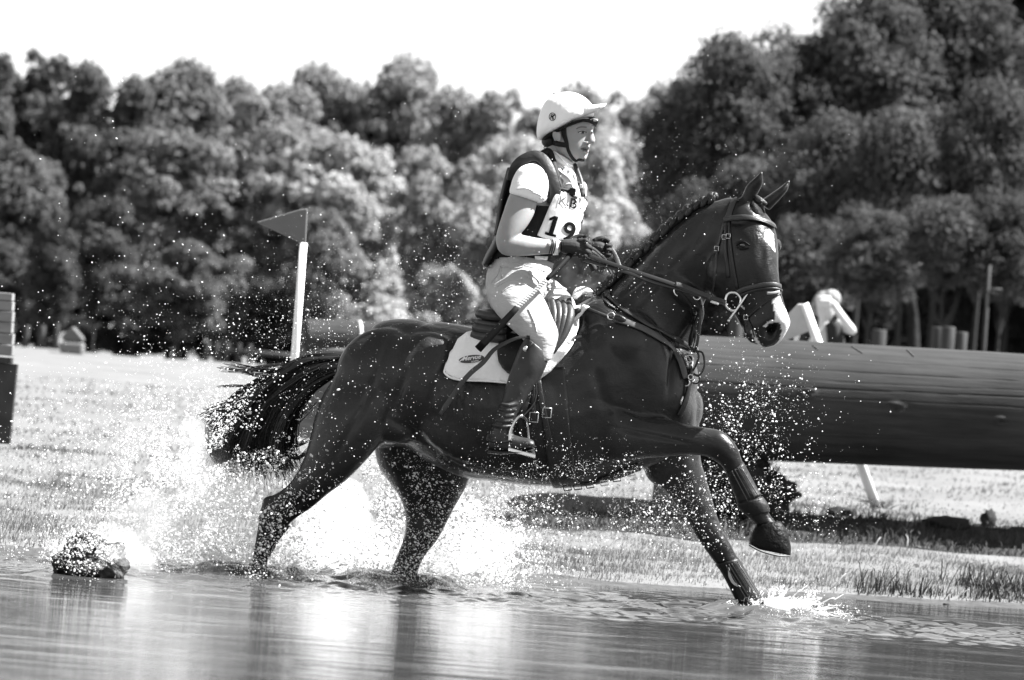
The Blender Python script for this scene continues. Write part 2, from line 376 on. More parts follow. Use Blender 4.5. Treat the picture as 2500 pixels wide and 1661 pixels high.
# twigs lying at the pond edge
M_twig = mat('dead_twig', .3, .8, .3)
for i, (a, b, lab) in enumerate([((2030, 1440), (2065, 1400), 'short pale broken stalk standing in the grass strip nearest the raised hoof'), ((2085, 1325), (2112, 1385), 'dark bent stick lying in the grass below the leaning pole'),
                            ((2335, 1462), (2366, 1440), 'pale stick in the weeds at the right pond edge'), ((2130, 1335), (2150, 1312), 'dry stalk rising into the log shadow'), ((2212, 1340), (2211, 1305), 'thin upright reed in front of the log shadow'), ((1822, 1375), (1844, 1345), 'thin stalk behind the hoof of the extended foreleg')]):
    p = at_ground(*a); q = P(b[0], b[1], p.y + .03)
    s = Soup(); s.tube([p - Vector((0, 0, .02)), (p + q) / 2 + Vector((.01, 0, .012)), q], [.005, .004, .002], 6, 3)
    tag(s.build('dry_stalk', M_twig), lab, 'stalk', 'stalks and sticks at the pond edge')
# stump in the pond
sp = P0(215, 1412)
st = clod(sp + Vector((0, 0, .06)), (.115, .08, .095), 4.2, 'wet_stump', mat('wet_wood', .010, .6, .4, 12, .6, .02, 30), 5, .45)
tag(st, 'dark wet stump standing in the pond at the left behind the splash', 'stump')
# brush mound under the left part of the log
cm = at_ground(1800, 1262); cm.y = 6.3
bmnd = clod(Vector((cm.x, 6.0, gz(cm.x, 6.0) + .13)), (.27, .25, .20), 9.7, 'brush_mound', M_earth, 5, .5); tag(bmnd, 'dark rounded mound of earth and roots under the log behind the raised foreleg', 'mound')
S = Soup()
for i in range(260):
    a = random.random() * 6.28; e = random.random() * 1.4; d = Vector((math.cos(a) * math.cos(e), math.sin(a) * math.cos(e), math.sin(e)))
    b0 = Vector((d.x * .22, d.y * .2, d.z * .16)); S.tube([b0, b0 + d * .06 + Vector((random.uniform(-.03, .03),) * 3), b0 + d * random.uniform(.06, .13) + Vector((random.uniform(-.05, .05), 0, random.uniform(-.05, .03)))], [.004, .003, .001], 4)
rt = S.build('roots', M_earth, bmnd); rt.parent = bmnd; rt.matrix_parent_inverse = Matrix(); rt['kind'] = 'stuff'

# ------------------------------------------------------------------ logs
def mat_wood(name, col, rough, axis_scale, dark=.5):
    m = bpy.data.materials.new(name); m.use_nodes = True; n = m.node_tree.nodes; L = m.node_tree.links; b = n['Principled BSDF']
    b.inputs['Roughness'].default_value = rough; b.inputs['Specular IOR Level'].default_value = .12
    tc = n.new('ShaderNodeTexCoord'); mp = n.new('ShaderNodeMapping'); mp.inputs['Scale'].default_value = axis_scale; L.new(tc.outputs['Object'], mp.inputs[0])
    a = n.new('ShaderNodeTexNoise'); a.inputs['Scale'].default_value = 9; a.inputs['Detail'].default_value = 8; a.inputs['Roughness'].default_value = .65; L.new(mp.outputs[0], a.inputs['Vector'])
    c = n.new('ShaderNodeTexNoise'); c.inputs['Scale'].default_value = 2; c.inputs['Detail'].default_value = 3; L.new(tc.outputs['Object'], c.inputs['Vector'])
    mx = n.new('ShaderNodeMath'); mx.operation = 'MULTIPLY_ADD'; mx.inputs[1].default_value = .6; L.new(a.outputs[0], mx.inputs[0])
    m2 = n.new('ShaderNodeMath'); m2.operation = 'MULTIPLY'; m2.inputs[1].default_value = .4; L.new(c.outputs[0], m2.inputs[0]); L.new(m2.outputs[0], mx.inputs[2])
    r = n.new('ShaderNodeMapRange'); r.inputs[1].default_value = .35; r.inputs[2].default_value = .65; r.inputs[3].default_value = col * dark; r.inputs[4].default_value = col * 1.3; L.new(mx.outputs[0], r.inputs[0]); L.new(r.outputs[0], b.inputs['Base Color'])
    bp = n.new('ShaderNodeBump'); bp.inputs['Distance'].default_value = .006; bp.inputs['Strength'].default_value = .8; L.new(a.outputs[0], bp.inputs['Height']); L.new(bp.outputs[0], b.inputs['Normal'])
    return m
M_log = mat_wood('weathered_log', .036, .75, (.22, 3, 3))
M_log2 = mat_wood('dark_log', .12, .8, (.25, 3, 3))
def make_log(name, a, b, ra, rb, m, cracks, knots=(), na=400, nl=110):
    ax = (b - a); ln = ax.length; ax.normalize(); upv = Vector((0, 0, 1)); sd = ax.cross(upv).normalized(); upv = sd.cross(ax)
    T = np.linspace(0, 1, nl); A = np.linspace(0, 2 * np.pi, na, endpoint=False); tt, aa = np.meshgrid(T, A, indexing='ij')
    r = ra + (rb - ra) * tt; r = r * (1 + .012 * np.sin(aa * 2 + tt * 3) + .01 * (vnoise(tt * 9, aa * 0, 1, 5) - .5) + .006 * np.sin(aa * 5 + 1 + tt * 4))
    for (c, t0, t1, dep, wv) in cracks:
        ph = c + wv * .45 * np.sin(tt * 7 + c * 9) + .004 * np.sin(tt * 31 + c * 5)
        d = np.abs((aa - ph + np.pi) % (2 * np.pi) - np.pi); r = r - dep * .55 * np.exp(-(d / .007) ** 2) * sm(t0, t0 + .04, tt) * (1 - sm(t1 - .04, t1, tt))
    for (kt, ka, kr) in knots:
        d = np.sqrt(((tt - kt) * ln) ** 2 + (((aa - ka + np.pi) % (2 * np.pi) - np.pi) * ra) ** 2); r = r + .012 * np.exp(-((d - kr) / (kr * .5)) ** 2) - .02 * np.exp(-(d / (kr * .6)) ** 2)
    r = r[..., None]; c = np.array(a)[None, None] + np.array(ax)[None, None] * (tt * ln)[..., None]
    V = c + r * (np.cos(aa)[..., None] * np.array(upv) + np.sin(aa)[..., None] * np.array(sd))
    V = V.reshape(-1, 3); i = np.arange(nl - 1)[:, None] * na; j = np.arange(na)[None]; j2 = (j + 1) % na
    F = np.stack([i + j, i + na + j, i + na + j2, i + j2], -1).reshape(-1, 4)
    Fl = F.tolist(); Vl = V.tolist()
    for e, pt in ((0, a), (nl - 1, b)):
        Vl.append(list(pt)); ci = len(Vl) - 1
        Fl += [(e * na + q, e * na + (q + 1) % na, ci) if e == 0 else (e * na + (q + 1) % na, e * na + q, ci) for q in range(na)]
    org = Vector(((a.x + b.x) / 2, (a.y + b.y) / 2, 0)); Vl = [(p[0] - org.x, p[1] - org.y, p[2]) for p in Vl]
    me = mesh_np(name, Vl, Fl, m); o = link(name, me); o.location = org; return o
YL = 6.0
la = P(1590, 965, YL - .01); lb = P(2700, 1015, YL + .02)
k = (CD + YL) / FP
# angles measured from the top towards the camera side (sd = +x cross z = -y)
cr = [(.35, .0, 1, .010, .01), (.62, .0, .9, .006, .02), (.80, .1, 1, .011, .015), (1.02, 0, .8, .012, .01), (1.2, .2, 1, .006, .02), (1.33, .0, 1, .010, .015), (1.5, 0, 1, .005, .02), (1.75, .1, .8, .01, .02), (2.1, 0, 1, .008, .02), (2.5, 0, 1, .008, .03), (-.3, 0, 1, .01, .02), (-1, 0, 1, .01, .02), (-2, 0, 1, .01, .02)]
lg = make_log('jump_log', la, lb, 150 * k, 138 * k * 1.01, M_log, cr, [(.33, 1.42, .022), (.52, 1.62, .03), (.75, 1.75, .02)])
tag(lg, 'huge long weathered log laid horizontally behind the horse, right half of the view', 'log')
S = Soup(); M_rope = mat('dark_twine', .03, .7)
for u, du in ((1985, 8), (2082, 12), (2218, 12)):
    bv = None
bvl = BVHTree.FromPolygons([v.co + lg.location for v in lg.data.vertices], [tuple(p.vertices) for p in lg.data.polygons])
for u, vt, du, dv in ((1983, 843, 14, 12), (2080, 847, 26, 16), (2215, 855, 16, 16)):
    s = Soup(); strap(s, bvl, [(u, vt), (u + du * .4, vt + dv * .45), (u + du, vt + dv)], .006, .005, .003, 3); w_ = s.build('twig', M_rope); w_.parent = lg; w_.matrix_parent_inverse = Matrix.Translation(-lg.location)
# props carrying the log, mostly beyond the frame or in shade
for u, yy in ((1660, 6.2), (2640, 6.3)):
    c = P(u, 1180, yy); S = Soup(); S.tube([Vector((c.x, yy, gz(c.x, yy) - .1)), Vector((c.x, yy, .62))], [.16, .15], 20); pr = S.build('support', M_log2); pr.parent = lg; pr.matrix_parent_inverse = Matrix.Translation(-lg.location)

# second log further back, on the left behind the croup, with metal bands
YB = 11.0; kb = (CD + YB) / FP
a2 = P(742, 828, YB); b2 = P(1290, 848, YB + .3)
l2 = make_log('banded_log', a2, b2, 50 * kb, 46 * kb, M_log, [(.5, 0, 1, .01, .01), (.9, 0, 1, .012, .01), (1.3, 0, 1, .012, .02), (1.7, 0, 1, .01, .02), (.1, 0, 1, .01, .01)], (), 300, 60)
tag(l2, 'shorter weathered log with two metal bands behind the croup of the horse', 'log')
M_band = mat('galvanised_band', .45, .5, .5, metal=.3)
for t in (.24, .38):
    c = a2.lerp(b2, t); ax = (b2 - a2).normalized(); s = Soup(); rr = (50 - 4 * t) * kb + .006; up = Vector((0, 0, 1)); sd = ax.cross(up).normalized(); up = sd.cross(ax)
    rings = []
    for dx in (-.014, .014): rings.append([c + ax * dx + (up * math.cos(q / 48 * 6.2832) + sd * math.sin(q / 48 * 6.2832)) * rr for q in range(48)])
    s.rings(rings, 1); bnd = s.build('metal_band', M_band); bnd.parent = l2; bnd.matrix_parent_inverse = Matrix.Translation(-l2.location)
for t in (.1, .85):
    c = a2.lerp(b2, t); s = Soup(); s.box(Vector((c.x, c.y, (gz(c.x, c.y) + c.z - 30 * kb) / 2)), (.2, .14, (c.z - 40 * kb - gz(c.x, c.y)) / 2 + .05)); pr = s.build('support', M_log2, None, False, .02); pr.parent = l2; pr.matrix_parent_inverse = Matrix.Translation(-l2.location)

# plank jump at the left edge of the frame
YJ = 7.0; kj = (CD + YJ) / FP
M_plank = mat_wood('grey_plank', .17, .8, (.3, 3, 3), .75); M_plankd = mat('tarred_board', .02, .6, .4, 8, .5)
jp = empty('plank_jump', P(-90, 1085, YJ), 'stacked grey planks on dark boards, cut off by the left edge of the frame', 'jump')
edges = [716, 736, 761, 788, 815, 843, 871]
for i in range(6):
    v0, v1 = edges[i] + 1.0, edges[i + 1] - .8; ur = 31.5 + random.uniform(-1.5, 1.2)
    pr_ = P(ur, (v0 + v1) / 2, YJ); pl = P(-330, (v0 + v1) / 2 - 361 * math.tan(ROLL) + 8, YJ)
    d = (pr_ - pl); ang = math.atan2(d.z, d.x) * .0; s = Soup(); c = (pr_ + pl) / 2; hl = d.length / 2
    s.box(Vector((pr_.x - hl, YJ + .02 + random.uniform(-.004, .004), pr_.z)), (hl, .05, (v1 - v0) / 2 * kj), Matrix.Rotation(0, 3, 'Y'))
    s.build('plank', M_plank, jp, False, .004)
for i in range(5):
    x = P(29 - i * 62, 970, YJ); s = Soup(); top = P(28, 876, YJ).z; bot = P(16, 1088, YJ).z
    s.box(Vector((x.x - .062, YJ + .05, (top + bot) / 2 - .03)), (.072, .03, (top - bot) / 2), Matrix.Rotation(R(.8), 3, 'Y')); s.build('board', M_plankd, jp, False, .004)
s = Soup(); c = P(29, 881, YJ); s.box(Vector((c.x - .45, YJ + .02, c.z)), (.45, .05, 7 * kj)); s.build('rail', M_plankd, jp, False, .004)

# ------------------------------------------------------------------ flag poles
M_white = mat('white_paint', .80, .45, .5, 6, .06); M_flag = mat('grey_flag', .10, .5, .5, 8, .08); M_flagw = mat('white_flag', .5, .6, .4, 10, .1)
def flagpole(top, bot, Yt, Yb, rad, flag, mf, label, Yf, sleeve=None):
    a, b = P(*bot, Yb), P(*top, Yt); s = Soup(); s.tube([a, b], [rad * 1.08, rad], 16); 
    root = empty('flag_pole', a, label, 'flag pole', 'flag poles of the water jump'); s.build('pole', M_white, root)
    V = [P(u, v, Yf) for u, v in flag]; n = len(V); y = Vector((0, .012, 0)); s = Soup(); s.v = [p - y for p in V] + [p + y for p in V]
    s.f = [tuple(range(n)), tuple(range(2 * n - 1, n - 1, -1))] + [(i, i + n, (i + 1) % n + n, (i + 1) % n) for i in range(n)]
    o = s.build('flag', mf, root, False, .006)
    if n == 5 and mf is M_flag:                     # raised pale seam along the rim
        s = Soup(); pts = [p - y * 1.05 for p in V]; pts = pts + [pts[0]]; s.tube(pts, .0045, 6); s.build('rim', mat('flag_rim', .22, .5), o)
        o.children[0].parent = o; o.children[0].matrix_parent_inverse = root.matrix_world.inverted() if False else Matrix.Translation(-root.location)
    if sleeve:
        s = Soup(); s.tube([P(*sleeve[0], Yf), P(*sleeve[1], Yf)], rad * 1.25, 14); s.build('sleeve', mf if mf is M_flag else M_white, root)
    return root
Yp = 4.6; kp = (CD + Yp) / FP
fp1 = flagpole((741, 593), (709, 1010), Yp, Yp, 9.3 * kp, [(735, 510), (750, 509), (748, 594), (726, 594), (626, 550), (626, 540)][:5] if False else [(734, 511), (751, 510), (747, 592), (735, 594), (625, 543)], M_flag, 'upright white pole with a grey triangular flag behind the tail', Yp - .005, None)
flagpole((1963, 742), (2141, 1244), 6.75, 6.75, 11.5 * (CD + 6.7) / FP, [(1948, 742), (1972, 742), (1992, 802), (1895, 842), (1845, 852)], M_flagw, 'leaning white pole with a white pennant behind the muzzle, foot seen under the log', 6.75)
S = Soup()
for i in range(30):
    c = P(2141, 1240, 6.7) + Vector((random.gauss(0, .05), random.gauss(0, .03), 0)); S.tube([c, c + Vector((random.gauss(0, .03), 0, .03)), c + Vector((random.gauss(0, .06), 0, random.uniform(.02, .06)))], [.003, .002, .001], 4)
tag(S.build('grass_tuft', M_grassd), 'dark tuft of grass round the foot of the leaning flag pole', 'grass', kind='stuff')

# ------------------------------------------------------------------ posts
M_post = mat_wood('grey_post', .05, .8, (3, 3, .3), .6); M_postd = mat('dark_grey_post', .06, .9, .2, 5, .4)  # both post tones are dark grey all over
def post(u, vt, vb, wpx, Y, label, m=M_post, group='round timber posts behind the log', cap=0):
    k_ = (CD + Y) / FP; t = P(u, vt, Y); s = Soup(); zb = gz(t.x, Y) - .2; r = wpx / 2 * k_
    s.tube([Vector((t.x, Y, zb)), Vector((t.x, Y, t.z - .012)), Vector((t.x, Y, t.z))], [r * 1.03, r, r * .93], 20); o = s.build('timber_post', m); 
    return tag(o, label, 'post', group)
post(2147, 805, 850, 36, 18.0, 'single round post behind the log nearest the spectator')
post(2291, 799, 855, 30, 18.2, 'left one of the joined pair of round posts behind the log')
post(2316, 798, 855, 34, 18.0, 'right one of the joined pair of round posts behind the log')
post(2348, 811, 858, 30, 18.1, 'shorter round post with worn top beside the joined pair')
post(1800, 772, 840, 34, 18.0, 'round post behind the log seen under the jaw of the horse')
YQ = 34.0; kq = (CD + YQ) / FP
for i, (u, vt, wp) in enumerate([(67, 795, 14), (104, 795, 16), (140, 790, 14), (507, 834, 13), (530, 838, 13), (555, 836, 12), (584, 838, 12), (611, 840, 12)]):
    k_ = kq; post(u, vt, 0, wp, YQ, ('fence post at the wood edge, number %s counting from the left of the frame' % ('one two three four five six seven eight'.split()[i])), M_post, 'fence posts at the foot of the wood')
s = Soup(); a, b = P(545, 856, YQ - .3), P(760, 872, YQ - .3); s.tube([a, (a + b) / 2, b], [5 * kq, 6 * kq, 5 * kq], 12); tag(s.build('fence_rail', M_post), 'pale horizontal rail at the wood edge left of the upright flag pole', 'rail')
# tall thin post with a short arm on the right
Yt = 20.0; kt = (CD + Yt) / FP; tb = P(2401, 870, Yt); tt_ = P(2416, 648, Yt)
tp = empty('arm_post', Vector((tb.x, Yt, gz(tb.x, Yt))), 'tall thin post with a short arm near the right edge', 'post'); s = Soup(); s.tube([Vector((tb.x, Yt, gz(tb.x, Yt) - .1)), tb, tt_], [5.5 * kt, 5 * kt, 4.5 * kt], 12); s.build('pole', M_post, tp)
s = Soup(); s.tube([P(2408, 714, Yt), P(2440, 718, Yt)], [5 * kt, 4 * kt], 10); s.tube([P(2410, 706, Yt), P(2446, 708, Yt)], [3 * kt, 4 * kt], 10); s.build('arm', M_post, tp)
# blurred white jump wing far left
Yw = 30; kw = (CD + Yw) / FP; wp = P(177, 852, Yw)
ww = empty('white_jump_wing', Vector((wp.x, Yw, gz(wp.x, Yw))), 'small pale peaked stand on a white block at the wood edge on the left', 'stand')
s = Soup(); t, b = P(177, 838, Yw), P(177, 862, Yw); s.box((t + b) / 2, (28 * kw, .12, 14 * kw)); s.build('block', mat('pale_block', .13, .7), ww, False, .03)
s = Soup(); V = [P(153, 832, Yw), P(205, 834, Yw), P(205, 826, Yw), P(180, 797, Yw), P(153, 820, Yw)]; s.v = [p - Vector((0, .1, 0)) for p in V] + [p + Vector((0, .1, 0)) for p in V]; s.f = [(0, 1, 2, 3, 4), (9, 8, 7, 6, 5)] + [(i, i + 5, (i + 1) % 5 + 5, (i + 1) % 5) for i in range(5)]; s.build('gable', mat('pale_board', .09, .7), ww, False, .02)

# ------------------------------------------------------------------ trees
def crown_mesh(seed, n_l, nleaf, lsz, shape=(1, 1, 1.15)):
    """leaves clustered on lumpy boughs through the volume of a crown of radius about 1"""
    r = np.random.default_rng(seed); C = []
    while len(C) < n_l:
        q = r.normal(size=3); q /= np.linalg.norm(q); q *= r.random() ** .5 * .80; q = q * shape
        if q[2] > -.95: C.append((q, .10 + .34 * r.random() ** 1.6))
    ctr = np.array([c[0] for c in C]); rad = np.array([c[1] for c in C]); w_ = rad ** 2; idx = r.choice(len(C), nleaf, p=w_ / w_.sum())
    q = r.normal(size=(nleaf, 3)); q /= np.linalg.norm(q, axis=1)[:, None]; q[:, 2] = np.where(q[:, 2] < -.3, -q[:, 2] * .6, q[:, 2])
    rr = (.72 + .33 * r.random(nleaf)) * rad[idx]; p = ctr[idx] + q * rr[:, None] * [1, 1, .8]
    nrm = q * .8 + r.normal(size=(nleaf, 3)) * .55 + [0, 0, .25]; nrm /= np.linalg.norm(nrm, axis=1)[:, None]
    t = np.cross(nrm, r.normal(size=(nleaf, 3))); t /= np.linalg.norm(t, axis=1)[:, None]; b = np.cross(nrm, t); s = lsz * (.5 + r.random(nleaf))[:, None]
    V = np.stack([p - t * s, p - b * s * .55 + nrm * s * .15, p + t * s, p + b * s * .55 + nrm * s * .15], 1).reshape(-1, 3)
    F = (np.arange(nleaf) * 4)[:, None] + [[0, 1, 2, 3]]; return mesh_np('crown', V, np.array(F), None, False)
def trunk_mesh(seed):
    r = random.Random(seed); S = Soup(); S.tube([Vector((0, 0, -1.05)), Vector((.03, 0, -.6)), Vector((-.02, .02, -.2)), Vector((0, 0, .12))], [.075, .065, .05, .015], 10, 3)
    for i in range(9):
        a = r.random() * 6.28; z = r.uniform(-.5, -.1); d = Vector((math.cos(a), math.sin(a), .25)); S.tube([Vector((0, 0, z)), Vector((0, 0, z)) + d * .3, Vector((0, 0, z)) + d * .6 + Vector((0, 0, .1))], [.03, .018, .006], 6, 2)
    return S.mesh('trunk', None)
NL = 14000
M_bark = mat('tree_bark', .03, .9, .2, 6, .4, .02, 14, stretch=(3, 3, .6))
LEAF = {}
def leafmat(c):
    c = round(min(.42, c * 1.45), 3)
    if c not in LEAF: LEAF[c] = mat_leaf('foliage', c)
    return LEAF[c]
PROTO = {}
for si, sd_ in enumerate((11, 12, 13, 14)):
    PROTO[si] = (crown_mesh(sd_, 75, NL, .050, (1, 1, 1.1 if si % 2 else 1.3)), trunk_mesh(sd_))
PROTO['r'] = (crown_mesh(31, 190, 26000, .034, (1, 1, 1.1)), trunk_mesh(31)); PROTO['q'] = (crown_mesh(37, 190, 26000, .034, (1, 1, 1.0)), trunk_mesh(37))
MC = {}
def tree(u, vt, vb, wpx, Y, col, key, label, group, rot=0.0, name='broadleaf_tree'):
    k_ = (CD + Y) / FP; t, b = P(u, vt, Y), P(u, vb, Y); hgt = (t.z - b.z); rad = wpx / 2 * k_; x = b.x; zg = gz(x, Y)
    root = empty(name, Vector((x, Y, zg)), label, 'tree', group)
    cz = (t.z + b.z) / 2; sc = (rad, rad, hgt / 2 / 1.1)
    for nm, src, m_ in (('crown', PROTO[key][0], leafmat(col)), ('trunk', PROTO[key][1], M_bark)):
        kk = (key, nm, m_.name)
        if kk not in MC: me = src.copy(); me.materials.clear(); me.materials.append(m_); MC[kk] = me
        o = bpy.data.objects.new(nm, MC[kk]); COL.objects.link(o); o.parent = root
        if nm == 'crown': o.location = (0, 0, cz - zg); o.scale = sc
        else: zz = (cz - zg) ; o.location = (0, 0, zz); o.scale = (sc[0] * .6, sc[0] * .6, zz)
        o.rotation_euler = (0, 0, rot)
    return root
rr_ = random.Random(5)
# skyline row (tops read from the photograph)
sky_pts = [(-60, 120, 150), (60, 122, 190), (190, 148, 150), (300, 182, 150), (430, 156, 210), (545, 200, 150), (650, 194, 190), (765, 154, 160), (870, 196, 170), (985, 150, 230), (1100, 212, 150), (1190, 218, 170), (1300, 232, 150), (1400, 222, 180), (1500, 226, 190), (1610, 216, 170)]
ordn = 'first second third fourth fifth sixth seventh eighth ninth tenth eleventh twelfth thirteenth fourteenth fifteenth sixteenth seventeenth eighteenth nineteenth twentieth'.split()
for i, (u, v, wd_) in enumerate(sky_pts):
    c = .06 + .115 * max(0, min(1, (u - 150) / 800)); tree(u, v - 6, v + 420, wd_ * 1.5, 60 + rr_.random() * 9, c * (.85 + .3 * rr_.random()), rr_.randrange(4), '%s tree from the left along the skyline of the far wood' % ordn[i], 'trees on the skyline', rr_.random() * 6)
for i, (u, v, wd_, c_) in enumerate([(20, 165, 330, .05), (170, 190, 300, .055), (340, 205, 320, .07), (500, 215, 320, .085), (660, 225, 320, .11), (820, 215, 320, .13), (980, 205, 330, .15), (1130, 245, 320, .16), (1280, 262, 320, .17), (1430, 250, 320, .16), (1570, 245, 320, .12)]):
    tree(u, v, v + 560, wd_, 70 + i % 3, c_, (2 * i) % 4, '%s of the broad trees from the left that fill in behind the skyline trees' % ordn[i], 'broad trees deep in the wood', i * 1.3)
for i in range(16):           # the wood goes on past both edges of the frame
    lf = i < 9; u = (-170 - i * 95) if lf else (2680 + (i - 9) * 150); tree(u, 110 + rr_.uniform(-30, 40) if lf else -80, (hor(u) + 110), 330 if lf else 420, (56 if lf else 40) + i % 4 * 3, .06, i % 4, 'tree of the wood standing outside the photograph beyond its %s edge' % ('left' if lf else 'right'), 'trees outside the %s edge' % ('left' if lf else 'right'), i * 1.1)
# middle row
for i in range(15):
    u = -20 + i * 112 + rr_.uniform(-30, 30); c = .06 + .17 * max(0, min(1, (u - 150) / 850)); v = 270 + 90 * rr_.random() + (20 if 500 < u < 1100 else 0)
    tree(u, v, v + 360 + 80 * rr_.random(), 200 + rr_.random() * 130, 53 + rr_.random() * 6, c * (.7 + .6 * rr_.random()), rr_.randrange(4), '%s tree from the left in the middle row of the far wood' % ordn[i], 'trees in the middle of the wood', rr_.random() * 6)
# front row of bushes and low trees
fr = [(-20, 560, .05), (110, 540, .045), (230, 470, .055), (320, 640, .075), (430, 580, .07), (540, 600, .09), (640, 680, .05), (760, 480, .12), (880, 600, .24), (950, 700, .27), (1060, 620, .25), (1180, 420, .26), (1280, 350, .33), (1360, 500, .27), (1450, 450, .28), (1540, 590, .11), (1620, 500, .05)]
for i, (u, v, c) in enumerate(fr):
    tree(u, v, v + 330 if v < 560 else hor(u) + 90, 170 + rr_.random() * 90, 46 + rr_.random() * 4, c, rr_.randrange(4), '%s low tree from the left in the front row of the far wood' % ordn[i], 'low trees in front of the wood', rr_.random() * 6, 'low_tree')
for i in range(13):
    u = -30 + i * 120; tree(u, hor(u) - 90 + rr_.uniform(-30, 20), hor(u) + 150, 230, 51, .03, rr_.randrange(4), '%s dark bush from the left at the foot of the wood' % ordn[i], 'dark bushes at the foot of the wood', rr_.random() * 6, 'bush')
# right hand wood, nearer and taller
rt_ = [(1650, 195, 620, 250, 40, .06), (1760, 68, 560, 330, 40, .06), (1930, 22, 520, 330, 41, .065), (2110, -60, 480, 340, 41, .06), (2300, -160, 420, 380, 42, .05), (2480, -230, 400, 380, 43, .035), (2560, 100, 620, 300, 36, .025),
       (1690, 430, 860, 250, 36, .055), (1850, 330, 760, 300, 35, .055), (2030, 260, 700, 300, 34, .065), (2200, 200, 690, 320, 33, .065), (2390, 180, 700, 300, 33, .055), (1760, 600, 900, 260, 33, .045), (1950, 520, 880, 280, 32, .055), (2120, 470, 790, 250, 30, .06), (2300, 470, 740, 250, 29, .06), (2440, 430, 800, 240, 29, .045)]
side = ['leftmost back tree of the tall right-hand wood, its top just above the white sky gap', 'broad-topped tree of the right-hand wood, second from the left at the skyline', 'tree of the right-hand wood where its skyline steps up beside the sky', 'tall tree of the right-hand wood that reaches the top of the frame', 'tall dark tree second from the right along the top of the frame', 'tall dark tree in the top right corner', 'very dark tree at the right edge below the top corner',
        'tree of the right-hand wood directly left of the horse ears', 'tree of the right-hand wood directly above the horse ears', 'full tree of the right-hand wood above and right of the ears', 'large tree in the middle of the right-hand wood', 'large tree in the right part of the right-hand wood', 'low tree behind the cheek of the horse', 'low tree right of the horse forehead', 'low tree above the bare trunk behind the log', 'low tree above the joined posts', 'low tree behind the thin post with an arm']
for i, (u, vt, vb, wd_, Y, c) in enumerate(rt_):
    tree(u, vt, vb, wd_ * 1.05, Y, c, 'r' if i % 2 else 'q', side[i], 'trees of the right-hand wood', rr_.random() * 6)
for i in range(9):
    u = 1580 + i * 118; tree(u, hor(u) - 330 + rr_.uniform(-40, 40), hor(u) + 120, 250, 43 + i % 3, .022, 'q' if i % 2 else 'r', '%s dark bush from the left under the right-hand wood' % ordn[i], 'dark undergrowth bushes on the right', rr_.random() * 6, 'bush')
Yk = 34.0; kk_ = (CD + Yk) / FP; s = Soup(); s.tube([P(2232, 900, Yk), P(2228, 780, Yk), P(2220, 715, Yk), P(2212, 640, Yk + 1.5)], [17 * kk_, 14 * kk_, 12 * kk_, 6 * kk_], 14, 3)
tag(s.build('tree_trunk', mat('dark_bark', .022, .9, .1, 6, .4, .02, 14)), 'bare straight trunk rising behind the log between the single post and the pair', 'trunk')
